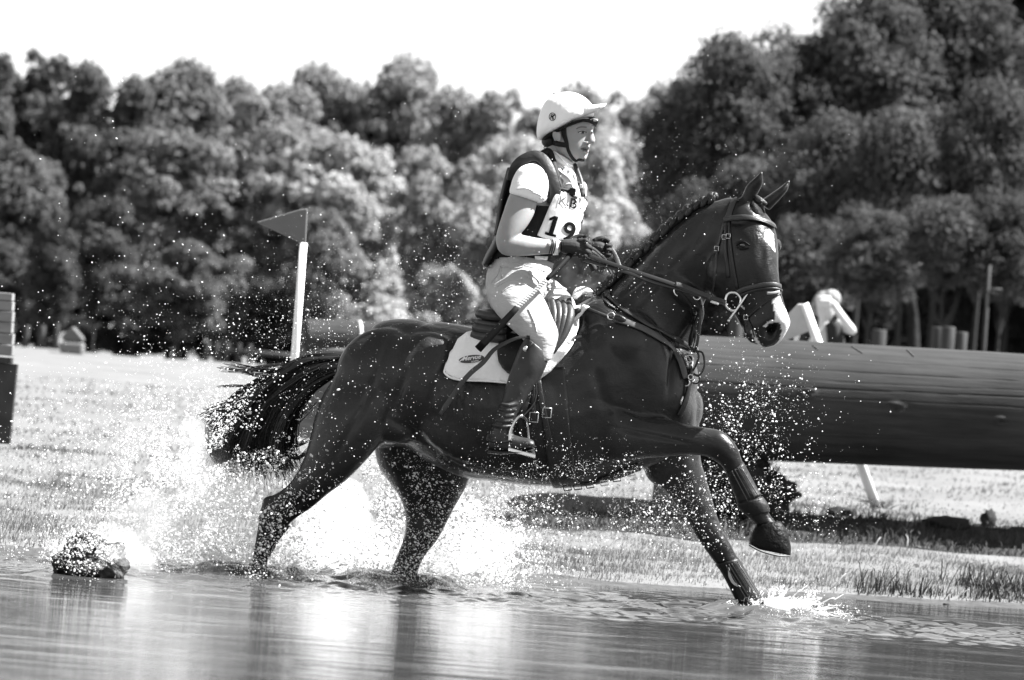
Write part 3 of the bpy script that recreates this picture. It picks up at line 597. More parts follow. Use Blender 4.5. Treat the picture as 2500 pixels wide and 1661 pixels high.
# ------------------------------------------------------------------ horse
def in_poly(px, poly):
    c = np.zeros(len(px), bool); n = len(poly); j = n - 1
    for i in range(n):
        xi, yi = poly[i]; xj, yj = poly[j]
        with np.errstate(divide='ignore', invalid='ignore'):
            c ^= ((yi > px[:, 1]) != (yj > px[:, 1])) & (px[:, 0] < (xj - xi) * (px[:, 1] - yi) / (yj - yi + 1e-9) + xi)
        j = i
    return c
def to_px(co):
    q = (co - np.array([0, -CD, CH])) @ MN; k_ = FP / -q[:, 2]
    return np.stack([1250 + q[:, 0] * k_, 830.5 - q[:, 1] * k_], 1)
def mat_coat():
    m = bpy.data.materials.new('horse_coat'); m.use_nodes = True; n = m.node_tree.nodes; L = m.node_tree.links; b = n['Principled BSDF']
    b.inputs['Coat Weight'].default_value = .30; b.inputs['Coat Roughness'].default_value = .24; b.inputs['Specular IOR Level'].default_value = .15; b.inputs['Sheen Weight'].default_value = .05; b.inputs['Sheen Roughness'].default_value = .4
    aw = n.new('ShaderNodeAttribute'); aw.attribute_name = 'white'; ad = n.new('ShaderNodeAttribute'); ad.attribute_name = 'points'
    tc = n.new('ShaderNodeTexCoord'); mp = n.new('ShaderNodeMapping'); mp.inputs['Scale'].default_value = (1, 1, 1); L.new(tc.outputs['Object'], mp.inputs[0])
    a = n.new('ShaderNodeTexNoise'); a.inputs['Scale'].default_value = 6; a.inputs['Detail'].default_value = 6; L.new(mp.outputs[0], a.inputs['Vector'])
    r = n.new('ShaderNodeMapRange'); r.inputs[1].default_value = .3; r.inputs[2].default_value = .7; r.inputs[3].default_value = .011; r.inputs[4].default_value = .026; L.new(a.outputs[0], r.inputs[0])
    m1 = n.new('ShaderNodeMix'); m1.data_type = 'FLOAT'; L.new(ad.outputs['Fac'], m1.inputs[0]); L.new(r.outputs[0], m1.inputs[2]); m1.inputs[3].default_value = .004
    m2 = n.new('ShaderNodeMix'); m2.data_type = 'FLOAT'; L.new(aw.outputs['Fac'], m2.inputs[0]); L.new(m1.outputs[0], m2.inputs[2]); m2.inputs[3].default_value = .62
    L.new(m2.outputs[0], b.inputs['Base Color'])
    a2 = n.new('ShaderNodeTexNoise'); a2.inputs['Scale'].default_value = 9; a2.inputs['Detail'].default_value = 4; L.new(mp.outputs[0], a2.inputs['Vector'])
    r2 = n.new('ShaderNodeMapRange'); r2.inputs[1].default_value = .3; r2.inputs[2].default_value = .7; r2.inputs[3].default_value = .26; r2.inputs[4].default_value = .46; L.new(a2.outputs[0], r2.inputs[0]); L.new(r2.outputs[0], b.inputs['Roughness'])
    hr = n.new('ShaderNodeMapping'); hr.inputs['Scale'].default_value = (45, 45, 400); hr.inputs['Rotation'].default_value = (0, R(35), 0); L.new(tc.outputs['Object'], hr.inputs[0])
    hn = n.new('ShaderNodeTexNoise'); hn.inputs['Scale'].default_value = 1; hn.inputs['Detail'].default_value = 2; L.new(hr.outputs[0], hn.inputs['Vector'])
    b1 = n.new('ShaderNodeBump'); b1.inputs['Distance'].default_value = .0018; b1.inputs['Strength'].default_value = .7; L.new(hn.outputs[0], b1.inputs['Height'])
    vn = n.new('ShaderNodeTexNoise'); vn.inputs['Scale'].default_value = 13; vn.inputs['Detail'].default_value = 3; vn.inputs['Distortion'].default_value = .8; L.new(mp.outputs[0], vn.inputs['Vector'])
    b2 = n.new('ShaderNodeBump'); b2.inputs['Distance'].default_value = .011; b2.inputs['Strength'].default_value = .75; L.new(vn.outputs[0], b2.inputs['Height']); L.new(b1.outputs[0], b2.inputs['Normal']); L.new(b2.outputs[0], b.inputs['Normal'])
    return m
M_coat = mat_coat()
horse = empty('horse', P(1300, 1400, 0) * 1.0, 'dark bay horse with a white blaze and plaited mane galloping out of the pond', 'horse')
H = Soup(); sec = section
H.rings([sec((862, 880), (770, 1075), .10, .05), sec((895, 850), (800, 1105), .20, .05, ex=2.2), sec((946, 821), (900, 1095), .265, .04, ex=2.2), sec((1013, 790), (985, 1090), .285, .02, ex=2.2),
         sec((1080, 786), (1040, 1125), .285, 0), sec((1150, 798), (1125, 1165), .29, -.02), sec((1230, 812), (1215, 1178), .30, -.04), sec((1300, 802), (1300, 1186), .30, -.06),
         sec((1380, 762), (1385, 1186), .285, -.07), sec((1440, 728), (1470, 1176), .26, -.08, egg=-.2), sec((1490, 715), (1560, 1150), .23, -.09, egg=-.25), sec((1560, 745), (1640, 1112), .215, -.10, egg=-.2), sec((1620, 800), (1690, 1060), .17, -.10), sec((1668, 860), (1704, 1010), .10, -.10)], 4)
# neck, turning towards the camera
H.rings([sec((1464, 722), (1670, 950), .17, -.09, egg=-.35), sec((1505, 687), (1688, 880), .145, -.09, egg=-.4), sec((1541, 653), (1696, 820), .125, -.11, egg=-.35), sec((1575, 619), (1712, 770), .11, -.13, egg=-.3), sec((1608, 588), (1722, 735), .10, -.15, egg=-.25),
         sec((1643, 557), (1735, 720), .095, -.17, egg=-.2), sec((1682, 524), (1750, 690), .09, -.19), sec((1720, 502), (1770, 640), .085, -.21), sec((1755, 488), (1790, 600), .08, -.22), sec((1785, 481), (1812, 560), .07, -.23)], 4)
TH = R(30)
H.rings([sec((1782, 484), (1842, 494), .060, -.23, TH, ex=2.2), sec((1766, 515), (1864, 516), .085, -.235, TH, ex=2.3), sec((1752, 548), (1884, 545), .10, -.24, TH, ex=2.4), sec((1738, 585), (1892, 580), .105, -.25, TH, ex=2.4, egg=.12), sec((1726, 625), (1895, 615), .095, -.26, TH, egg=.15, ex=2.4),
         sec((1722, 665), (1896, 652), .085, -.27, TH, egg=.1, ex=2.3), sec((1727, 698), (1899, 685), .075, -.28, TH, ex=2.3), sec((1750, 728), (1903, 708), .068, -.29, TH, ex=2.3), sec((1778, 752), (1910, 735), .062, -.30, TH, ex=2.3), sec((1800, 775), (1919, 763), .060, -.31, TH, ex=2.4),
         sec((1812, 800), (1927, 787), .062, -.32, TH, ex=2.4), sec((1830, 825), (1922, 808), .058, -.32, TH), sec((1848, 842), (1908, 832), .045, -.32, TH), sec((1865, 851), (1892, 845), .025, -.32, TH)], 4)
H.rings([sec((1814, 790), (1850, 800), .036, -.31, TH), sec((1815, 812), (1850, 820), .036, -.32, TH), sec((1824, 830), (1850, 836), .028, -.32, TH), sec((1832, 838), (1846, 842), .015, -.32, TH)], 3)   # chin
# near hind
H.rings([sec((830, 905), (1030, 860), .13, -.08), sec((790, 960), (1010, 950), .15, -.12), sec((768, 1018), (968, 1035), .135, -.15), sec((746, 1107), (913, 1103), .10, -.17), sec((716, 1168), (850, 1170), .072, -.17), sec((686, 1198), (800, 1208), .058, -.16), sec((652, 1218), (762, 1240), .048, -.15), sec((633, 1248), (718, 1270), .043, -.15),
         sec((631, 1286), (690, 1302), .036, -.15), sec((623, 1322), (668, 1336), .033, -.15), sec((617, 1360), (655, 1368), .034, -.15), sec((600, 1395), (648, 1402), .038, -.15), sec((590, 1440), (640, 1445), .035, -.15)], 3)
# far hind
H.rings([sec((900, 960), (1120, 1000), .14, .14), sec((912, 1080), (1150, 1130), .13, .17), sec((922, 1135), (1142, 1180), .115, .19), sec((945, 1172), (1126, 1212), .095, .20), sec((972, 1210), (1110, 1240), .075, .20), sec((986, 1245), (1096, 1268), .062, .20), sec((990, 1285), (1080, 1300), .052, .19), sec((982, 1322), (1062, 1328), .045, .19),
         sec((970, 1352), (1042, 1352), .042, .18), sec((958, 1385), (1026, 1380), .04, .18), sec((948, 1420), (1018, 1415), .045, .18), sec((940, 1480), (1010, 1475), .045, .18)], 3)
# near fore, raised and folded
H.rings([sec((1510, 900), (1460, 1120), .09, -.20), sec((1548, 985), (1510, 1128), .09, -.24), sec((1590, 1014), (1567, 1120), .08, -.27), sec((1636, 1024), (1614, 1117), .064, -.30), sec((1680, 1037), (1676, 1112), .054, -.32), sec((1722, 1044), (1712, 1113), .048, -.33), sec((1757, 1050), (1734, 1119), .047, -.34), sec((1785, 1070), (1752, 1132), .046, -.34),
         sec((1803, 1097), (1764, 1143), .042, -.34), sec((1812, 1124), (1773, 1162), .036, -.34), sec((1828, 1156), (1783, 1184), .033, -.34), sec((1846, 1192), (1794, 1212), .035, -.34), sec((1862, 1216), (1802, 1236), .040, -.34), sec((1874, 1243), (1818, 1256), .036, -.34), sec((1884, 1262), (1836, 1272), .032, -.34), sec((1898, 1278), (1850, 1286), .036, -.34)], 3)
# far fore, reaching for the water
H.rings([sec((1690, 930), (1570, 1000), .10, .02), sec((1709, 1050), (1565, 1095), .09, .05), sec((1711, 1118), (1578, 1165), .082, .07), sec((1723, 1163), (1620, 1198), .066, .08), sec((1738, 1214), (1655, 1240), .055, .08), sec((1752, 1262), (1679, 1275), .048, .08), sec((1768, 1300), (1697, 1307), .047, .08), sec((1786, 1332), (1718, 1338), .044, .08),
         sec((1797, 1354), (1742, 1370), .038, .08), sec((1812, 1380), (1762, 1395), .034, .08), sec((1838, 1425), (1786, 1438), .034, .08), sec((1858, 1458), (1800, 1468), .040, .08), sec((1872, 1482), (1812, 1494), .034, .08), sec((1884, 1505), (1832, 1520), .036, .08)], 3)
B = H.blob
rotY = lambda a: Matrix.Rotation(R(a), 3, 'Y')
B(P(1560, 870, -.26), (.12, .07, .20), rotY(-25)); B(P(1610, 960, -.20), (.12, .10, .12)); B(P(1645, 930, -.12), (.10, .14, .14)); B(P(1515, 1010, -.225), (.16, .08, .16), rotY(20))
B(P(1525, 835, -.26), (.12, .085, .12), rotY(-30)); B(P(1470, 790, -.22), (.10, .07, .10)); B(P(940, 920, -.17), (.20, .10, .20)); B(P(860, 980, -.16), (.11, .09, .22), rotY(15)); B(P(1040, 930, -.19), (.18, .10, .20)); B(P(960, 1020, -.14), (.12, .10, .11))
B(P(1000, 815, -.04), (.16, .14, .06)); B(P(1180, 1000, -.21), (.28, .09, .22)); B(P(1430, 1040, -.20), (.2, .08, .18))
B(P(1610, 1062, -.295), (.08, .045, .05)); B(P(1764, 660, -.29), (.065, .05, .075), rotY(0)); B(P(1650, 700, -.21), (.05, .05, .14), rotY(-55)); B(P(1693, 1000, -.06), (.04, .10, .08))
B(P(1822, 575, -.335), (.042, .022, .018), rotY(15)); B(P(1896, 600, -.20), (.022, .03, .030)); B(P(1845, 690, -.34), (.012, .012, .07), rotY(-20)); B(P(1700, 800, -.20), (.02, .03, .09), rotY(15))
B(P(1880, 790, -.375), (.028, .018, .03)); B(P(660, 1228, -.15), (.035, .03, .03)); 
# ears
def ear(base_a, base_b, tip, Yb, Yt, side):
    m1 = ((base_a[0] * .45 + tip[0] * .55) + side * -15, base_a[1] * .45 + tip[1] * .55); m2 = ((base_b[0] * .45 + tip[0] * .55) + 13, base_b[1] * .45 + tip[1] * .55)
    H.rings([sec(base_a, base_b, .030, Yb), sec(m1, m2, .026, (Yb + Yt) / 2), sec(((m1[0] + tip[0]) / 2 + 0, (m1[1] + tip[1]) / 2), ((m2[0] + tip[0]) / 2 + 3, (m2[1] + tip[1]) / 2), .016, Yt), sec((tip[0] - 3, tip[1] + 3), (tip[0] + 2, tip[1] + 3), .006, Yt)], 4)
ear((1800, 512), (1832, 505), (1862, 413), -.27, -.30, 1)
ear((1852, 492), (1878, 516), (1930, 434), -.15, -.15, -.3)
body = fuse(H, 'body', M_coat, .0072, horse, it=14)
co = np.empty(len(body.data.vertices) * 3); body.data.vertices.foreach_get('co', co); co = co.reshape(-1, 3); px = to_px(co)
no = np.empty(len(co) * 3); body.data.vertices.foreach_get('normal', no); no = no.reshape(-1, 3)
front = no[:, 1] < .35
# nostril, eye socket, jaw and muscle grooves pressed into the skin (they are part of the relief)
def press(u, v, Yc, ru, rv, dep, ang=0):
    d = px - [u, v]; ca, sa = math.cos(R(ang)), math.sin(R(ang)); x = d[:, 0] * ca + d[:, 1] * sa; y = -d[:, 0] * sa + d[:, 1] * ca
    k_ = 1.5 * dep * np.exp(-((x / ru) ** 2 + (y / rv) ** 2)) * front * (np.abs(co[:, 1] - Yc) < .12)
    co[:] = co - no * k_[:, None]
press(1883, 806, -.36, 16, 21, .026, 25); press(1882, 808, -.36, 10, 13, .014)
press(1860, 622, -.33, 14, 30, .006, 0); press(1812, 601, -.34, 13, 6, .008, 10); press(1800, 545, -.3, 25, 8, .006, 0)
press(1850, 700, -.33, 10, 45, .004, -10); press(1715, 560, -.24, 9, 60, .006, 30); press(1600, 700, -.2, 8, 90, .005, 42); press(1560, 690, -.2, 6, 60, .004, 50)
press(1640, 905, -.3, 7, 55, .012, 8); press(1450, 900, -.33, 14, 130, .007, -18); press(1545, 1005, -.33, 60, 9, .010, 18); press(1600, 1065, -.33, 70, 5, .006, 12)
press(1090, 890, -.27, 14, 120, .008, 24); press(985, 930, -.27, 10, 110, .008, 22); press(905, 950, -.2, 8, 100, .007, 20); press(1010, 800, -.1, 50, 6, .004, -25); press(850, 1060, -.2, 9, 90, .006, 28)
press(980, 1040, -.2, 40, 10, .008, 30); press(1700, 830, -.2, 7, 50, .006, 12); press(1770, 1160, -.35, 30, 4, .004, 60); press(720, 1245, -.17, 8, 30, .006, 35)
for q in range(26):          # soft rib and muscle unevenness
    press(rr_.uniform(1000, 1500), rr_.uniform(880, 1150), -.3, rr_.uniform(14, 45), rr_.uniform(20, 70), rr_.uniform(-.004, .005), rr_.uniform(-40, 40))
for q in range(10): press(1060 + q * 24, 1030, -.3, 5, 90, .0022, -8)
body.data.vertices.foreach_set('co', co.ravel()); body.data.update()
px = to_px(co)
blaze = [(1868, 562), (1878, 560), (1889, 572), (1890, 592), (1893, 618), (1888, 610), (1876, 594), (1866, 586)]
lowb = [(1884, 728), (1903, 722), (1912, 745), (1928, 770), (1935, 800), (1925, 820), (1905, 848), (1880, 856), (1870, 848), (1888, 845), (1902, 832), (1908, 812), (1906, 790), (1898, 786), (1880, 790), (1868, 800), (1862, 796), (1874, 786), (1892, 780), (1890, 755)]
chin = [(1832, 806), (1838, 802), (1846, 822), (1860, 846), (1878, 858), (1862, 858), (1845, 836)]
wmask = ((in_poly(px, blaze) | in_poly(px, lowb) | in_poly(px, chin)) & (co[:, 1] < -.2) & (co[:, 0] > 0)).astype(float)
nost = np.exp(-(((px[:, 0] - 1883) / 15) ** 2 + ((px[:, 1] - 807) / 20) ** 2)); wmask *= (nost < .45)
a = body.data.attributes.new('white', 'FLOAT', 'POINT'); a.data.foreach_set('value', wmask.astype(np.float32))
pts_ = np.clip(np.maximum.reduce([sm(1150, 1260, px[:, 1]) * (px[:, 0] < 1160), sm(1020, 1100, px[:, 1]) * sm(1700, 1760, px[:, 0]) * (co[:, 1] < -.2), sm(1230, 1330, px[:, 1]) * (px[:, 0] > 1500), (nost > .3) * 1.0, ((px[:, 1] < 505) & (px[:, 0] > 1800)) * .9, sm(1735, 1790, px[:, 0]) * (px[:, 1] < 860) * (px[:, 1] > 440) * .55]), 0, 1)
a = body.data.attributes.new('points', 'FLOAT', 'POINT'); a.data.foreach_set('value', pts_.astype(np.float32))
hb = bvh_of(body)
# eyes
M_eye = mat('eye', .01, .05, .8, coat=1)
s = Soup(); p, n = onto(hb, 1814, 601, -.006); s.blob(p, (.019, .012, .013), rotY(12)); s.build('eye', M_eye, horse)
s = Soup(); s.blob(P(1900, 603, -.205), (.012, .016, .015)); s.build('eye', M_eye, horse)
s = Soup(); strap(s, hb, [(1798, 600), (1806, 593), (1818, 591), (1830, 599)], .006, .006, .002, 5); strap(s, hb, [(1800, 605), (1812, 610), (1828, 606)], .005, .005, .001, 5); s.build('eyelid', mat('eyelid', .004, .6, .2), horse)
# hooves
M_hoof = mat('hoof_horn', .004, .45, .12, 30, .5, .006, 60)
s = Soup(); s.rings([sec((1906, 1273), (1846, 1281), .038, -.34), sec((1921, 1297), (1834, 1306), .050, -.34, ex=2.3), sec((1931, 1334), (1829, 1328), .056, -.34, ex=2.3), sec((1930, 1356), (1838, 1338), .052, -.34, ex=2.3)], 3); s.build('hoof', M_hoof, horse)
s = Soup(); s.rings([sec((1886, 1500), (1826, 1514), .036, .08), sec((1905, 1530), (1838, 1545), .05, .08), sec((1915, 1550), (1845, 1560), .052, .08)], 2); s.build('hoof', M_hoof, horse)
s = Soup(); s.rings([sec((590, 1430), (645, 1436), .038, -.15), sec((570, 1470), (640, 1475), .05, -.15)], 2); s.build('hoof', M_hoof, horse)
s = Soup(); s.rings([sec((940, 1462), (1012, 1462), .042, .18), sec((930, 1495), (1018, 1495), .052, .18)], 2); s.build('hoof', M_hoof, horse)
# metal shoe rim and stud of the raised hoof
M_steel = mat('steel', .55, .25, .5, metal=1)
s = Soup(); s.tube([P(1829, 1331, -.40), P(1860, 1347, -.41), P(1900, 1357, -.40), P(1928, 1358, -.36)], .004, 6, 4); s.build('horseshoe', mat('worn_iron', .08, .5, .4), horse)
# plaits along the crest and forelock
M_mane = mat('plaited_hair', .008, .5, .5, 40, .5, .004, 120)
cr_ = [(1468, 716), (1480, 706), (1497, 690), (1517, 672), (1541, 649), (1560, 627), (1583, 609), (1607, 583), (1627, 566), (1645, 547), (1667, 531), (1685, 518), (1703, 505), (1722, 497), (1742, 488)]
for i, (u, v) in enumerate(cr_):
    s = Soup(); c = P(u - 6, v - 7, -.11 - .12 * (u - 1468) / 280); r_ = .016 + .005 * ((i * 7) % 3) / 2
    s.blob(c, (r_ * 1.1, r_, r_), rotY(-40)); s.blob(c + Vector((.014, -.006, .004)), (r_ * .7, r_ * .8, r_ * .8)); s.blob(c + Vector((-.012, .004, -.012)), (r_ * .8, r_ * .8, r_ * .7)); s.blob(c + Vector((.004, -.014, -.010)), (r_ * .6, r_ * .6, r_ * 1.2), rotY(30))
    s.build('plait', M_mane, horse)
s = Soup(); s.tube([P(u, v, -.105 - .12 * (u - 1468) / 280) for u, v in cr_], .013, 8, 2); s.build('mane_base', M_mane, horse)
s = Soup(); s.tube([P(1845, 483, -.28), P(1856, 492, -.30), P(1866, 497, -.30)], [.014, .016, .012], 10, 3); s.tube([P(1858, 497, -.31), P(1862, 508, -.31), P(1866, 520, -.30)], [.009, .007, .004], 8, 3); s.blob(P(1866, 497, -.31), (.012, .01, .01)); s.build('forelock', M_mane, horse)
# tail: a streaming mass of hair
M_tail = mat('tail_hair', .006, .45, .5)
SP = [(868, 885, .04), (810, 892, .06), (755, 905, .08), (705, 935, .10), (668, 985, .12), (640, 1045, .13), (622, 1095, .12), (645, 1150, .12)]
S = Soup()
def hair_strand(pts, r0, r1, n=3):
    pts = crom(pts, 4); m_ = len(pts); P3 = [P(q[0], q[1], q[2]) for q in pts]; S.tube(P3, [r0 + (r1 - r0) * (i / (m_ - 1)) ** 1.5 for i in range(m_)], n, 1, False)
rh = random.Random(3)
lo = [(862, 872), (800, 868), (745, 875), (688, 912), (635, 958), (598, 1010), (568, 1070), (556, 1135)]    # outer edge of the mass
hi = [(866, 900), (830, 910), (780, 935), (735, 972), (703, 1015), (686, 1060), (684, 1100), (694, 1135)]  # inner edge
clumps = [(rh.random(), rh.gauss(0, .045), rh.gauss(0, 10)) for _ in range(46)]
for i in range(2100):
    cl = clumps[rh.randrange(len(clumps))]; t = cl[0] + rh.gauss(0, .035); yo = cl[1] + rh.gauss(0, .012); e = rh.choice([5, 6, 7, 7, 7]); j = cl[2] + rh.gauss(0, 3.5)
    pts = [((lo[q][0] * (1 - t) + hi[q][0] * t) + j * q / 3 + rh.gauss(0, 1.5), (lo[q][1] * (1 - t) + hi[q][1] * t) + rh.gauss(0, 2) * q / 3, .05 + .01 * q + yo * min(1, .3 + q * .15)) for q in range(e + 1)]
    if e == 7: pts[-1] = (pts[-1][0] + rh.gauss(0, 14), pts[-1][1] + rh.gauss(0, 22) + 10 * math.sin(t * 20), pts[-1][2])
    hair_strand(pts, .0028, .0009)
wisps = [([(640, 920), (585, 960), (545, 1000), (505, 1015)], 16, 10), ([(600, 980), (560, 1020), (530, 1050), (515, 1095), (540, 1115)], 18, 9), ([(690, 890), (640, 898), (600, 905), (540, 900)], 8, 8), ([(735, 885), (660, 905), (600, 898), (560, 893)], 8, 10), ([(720, 900), (650, 918), (590, 905)], 6, 8), ([(700, 925), (640, 960), (585, 985), (525, 1005), (495, 1025)], 12, 12), ([(690, 930), (620, 975), (560, 1005), (515, 1040), (512, 1070)], 22, 8), ([(650, 990), (600, 1010), (540, 1025), (512, 1055), (525, 1110), (548, 1118)], 14, 8),
         ([(640, 1010), (590, 1050), (560, 1090), (548, 1130)], 26, 10), ([(700, 910), (640, 935), (610, 955), (600, 975)], 10, 9), ([(620, 1050), (560, 1080), (530, 1105), (552, 1122)], 8, 6), ([(680, 1080), (720, 1090), (750, 1075)], 8, 8), ([(690, 1110), (725, 1118), (755, 1095)], 7, 8), ([(640, 945), (575, 942), (530, 944)], 3, 3), ([(690, 1050), (715, 1040), (745, 1010), (770, 985)], 6, 8), ([(570, 1090), (550, 1128), (560, 1150), (590, 1160)], 14, 10)]
for base, cnt, spd in wisps:
    for i in range(int(cnt * 1.5)):
        ox, oy = rh.gauss(0, spd * .5), rh.gauss(0, spd * .5); yy = .1 + rh.gauss(0, .02)
        hair_strand([(q[0] + ox * (.3 + j * .35) + rh.gauss(0, 1), q[1] + oy * (.3 + j * .35) + rh.gauss(0, 1), yy) for j, q in enumerate(base)], .0032, .0010)
tl = S.build('tail', M_tail, horse)
s = Soup(); s.rings([sec((872, 872), (860, 905), .05, .04), sec((800, 882), (835, 915), .05, .05), sec((742, 884), (776, 930), .045, .07), sec((690, 918), (732, 968), .045, .09), sec((645, 962), (698, 1008), .04, .10), sec((615, 1010), (678, 1045), .03, .11), sec((600, 1050), (668, 1075), .012, .12)], 3)
dk = s.build('tail_core', M_tail, horse)

# ------------------------------------------------------------------ tack on the horse
M_leather = mat('dark_leather', .009, .38, .35, 30, .3, .001, 200, coat=.1); M_leath2 = mat('worn_leather', .030, .42, .4, 30, .3, .001, 200, coat=.1); M_strapl = mat('oiled_leather', .06, .42, .4, 30, .2)
hc = P(1300, 1000, -.4)
# leg boots
M_boot = mat('rubber_boot', .006, .5, .25, 40, .4, .002, 60)
def legboot(secs, label, ribs=None, Yr=0, extra=None):
    s = Soup(); s.rings(secs, 3); o = s.build('leg_boot', M_boot); tag(o, label, 'horse boot', 'protective boots on the horse legs')
    if ribs:
        for (a, b) in ribs:
            s = Soup(); s.tube([P(*a, Yr), P((a[0] + b[0]) / 2, (a[1] + b[1]) / 2, Yr), P(*b, Yr)], .0022, 6, 2); s.build('rib', mat('wet_rib', .06, .35) if 'wet_rib' not in bpy.data.materials else bpy.data.materials['wet_rib'], o)
    return o
bt = legboot([sec((1803, 1362), (1746, 1378), .046, .08), sec((1816, 1384), (1762, 1400), .041, .08), sec((1840, 1425), (1783, 1440), .040, .08), sec((1860, 1456), (1797, 1468), .044, .08), sec((1868, 1472), (1806, 1484), .041, .08)], 'ribbed black boot with a pale crescent mark on the extended foreleg',
        [((1800 - i * 7, 1372 + i * 2), (1856 - i * 7, 1460 + i * 3)) for i in range(5)], .034)
s = Soup(); bb = bvh_of(bt); strap(s, bb, [(1779, 1385), (1782, 1405), (1792, 1424), (1808, 1433)], [.003 + .010 * math.sin(i / 18 * 3.14) for i in range(19)], .002, .002, 6); s.build('crescent', mat('pale_print', .5, .5), bt)
s = Soup(); s.rings([sec((1866, 1460), (1800, 1474), .046, .08), sec((1871, 1468), (1805, 1482), .046, .08)], 1); s.build('cuff', M_boot, bt)
legboot([sec((1815, 1128), (1772, 1158), .042, -.34), sec((1830, 1156), (1783, 1184), .038, -.34), sec((1848, 1190), (1794, 1212), .040, -.34), sec((1860, 1208), (1799, 1228), .045, -.34)], 'black boot on the cannon of the raised near foreleg', [((1808 - i * 7, 1138 + i * 4), (1850 - i * 8, 1210 + i * 5)) for i in range(4)], -.382)
legboot([sec((1862, 1212), (1797, 1232), .047, -.34), sec((1876, 1232), (1808, 1248), .046, -.34), sec((1880, 1250), (1826, 1262), .040, -.34)], 'black fetlock boot just above the raised hoof')
legboot([sec((632, 1262), (710, 1285), .047, -.15), sec((628, 1300), (684, 1316), .042, -.15), sec((618, 1350), (660, 1360), .042, -.15)], 'wet black boot on the near hind leg inside the splash')

# saddle pad (both sides) on the horse
M_pad = mat('white_quilt', .9, .8, .2, 14, .05, .004, 50, sheen=.2)
padpoly = [(1160, 800), (1140, 816), (1118, 835), (1100, 858), (1089, 882), (1084, 905), (1091, 918), (1108, 928), (1140, 933), (1180, 934), (1234, 938), (1270, 942), (1300, 940), (1314, 934), (1348, 910), (1378, 876), (1403, 845), (1418, 800), (1423, 765), (1420, 740), (1420, 730), (1416, 718), (1400, 716), (1380, 732), (1340, 770), (1300, 790), (1230, 800)]
pad = patch(hb, padpoly, .010, 9, -.3, .012, 'saddle_pad', M_pad, None, 2); tag(pad, 'white saddle pad with a dark oval logo under the saddle', 'saddle pad')
mir = pad.data.copy(); c2 = np.empty(len(mir.vertices) * 3); mir.vertices.foreach_get('co', c2); c2 = c2.reshape(-1, 3); c2[:, 1] = -.10 - c2[:, 1]; mir.vertices.foreach_set('co', c2.ravel()); mir.flip_normals(); mo = link('far_side', mir, pad)
pb = bvh_of(pad)
def ell(cu, cv, ru, rv, ang, n=36): return [(cu + ru * math.cos(t) * math.cos(R(ang)) - rv * math.sin(t) * math.sin(R(ang)), cv + ru * math.cos(t) * math.sin(R(ang)) + rv * math.sin(t) * math.cos(R(ang))) for t in [2 * math.pi * i / n for i in range(n)]]
patch(pb, ell(1151.5, 877.5, 31, 9.2, -7), .002, 4, -.3, .0015, 'logo_oval', mat('logo_print', .06, .6), pad)
def text_on(bvh, txt, mapf, size, name, m, parent, off, bold=.0, shear=0, Y=0, th=.0015, space=1):
    cu = bpy.data.curves.new('t', 'FONT'); cu.body = txt; cu.size = 1; cu.offset = bold; cu.shear = shear; cu.space_character = space; cu.resolution_u = 5
    o = bpy.data.objects.new('t', cu); COL.objects.link(o); dg = bpy.context.evaluated_depsgraph_get(); dg.update()
    me = bpy.data.meshes.new_from_object(o.evaluated_get(dg), depsgraph=dg); bpy.data.objects.remove(o)
    bm = bmesh.new(); bm.from_mesh(me); bmesh.ops.triangulate(bm, faces=bm.faces)
    if len(bm.edges): bmesh.ops.subdivide_edges(bm, edges=[e for e in bm.edges if e.calc_length() > .15], cuts=2, use_grid_fill=False); bmesh.ops.triangulate(bm, faces=bm.faces)
    for v_ in bm.verts:
        q = mapf(v_.co.x * size, v_.co.y * size); p, n_ = onto(bvh, q[0], q[1], off, Y); v_.co = p
    bm.to_mesh(me); bm.free(); me.materials.clear(); me.materials.append(m); ob = link(name, me, None)
    if parent: ob.parent = parent; ob.matrix_parent_inverse = Matrix.Translation(-parent.location) if parent.type == 'EMPTY' else Matrix()
    return ob
M_print = mat('white_print', .8, .6); M_ink = mat('black_ink', .004, .8, .1)
def lin(u0, v0, ang, vang=None):
    ca, sa = math.cos(R(ang)), math.sin(R(ang)); va = R((vang if vang is not None else ang)); return lambda x, y: (u0 + x * ca + y * math.sin(va), v0 + x * sa - y * math.cos(va))
text_on(pb, 'Mervue', lin(1128, 883, -8, 0), 15, 'logo_word', M_print, pad, .0045, .02, .35, -.3)
text_on(pb, 'EQUINE', lin(1150, 886.5, -8, 0), 5.2, 'logo_word', M_print, pad, .0045, .01, .3, -.3)
s = Soup(); strap(s, pb, [(1121, 885), (1130, 878), (1134, 872)], .004, .001, .0042, 3, -.3); s.build('logo_stroke', M_print, pad)
s = Soup(); s.tube([P(1403, 726, -.14), P(1412, 714, -.12), P(1428, 709, -.11), P(1440, 716, -.10), P(1446, 724, -.10)], [.012, .018, .016, .014, .008], 10, 4); s.build('peak', M_pad, pad)
# pad binding and girth panel
s = Soup(); strap(s, hb, [(1090, 890), (1086, 908), (1095, 921), (1112, 929), (1150, 933), (1200, 935), (1250, 939), (1300, 941)], .008, .006, .018, 5, -.3); s.build('binding', M_pad, pad)

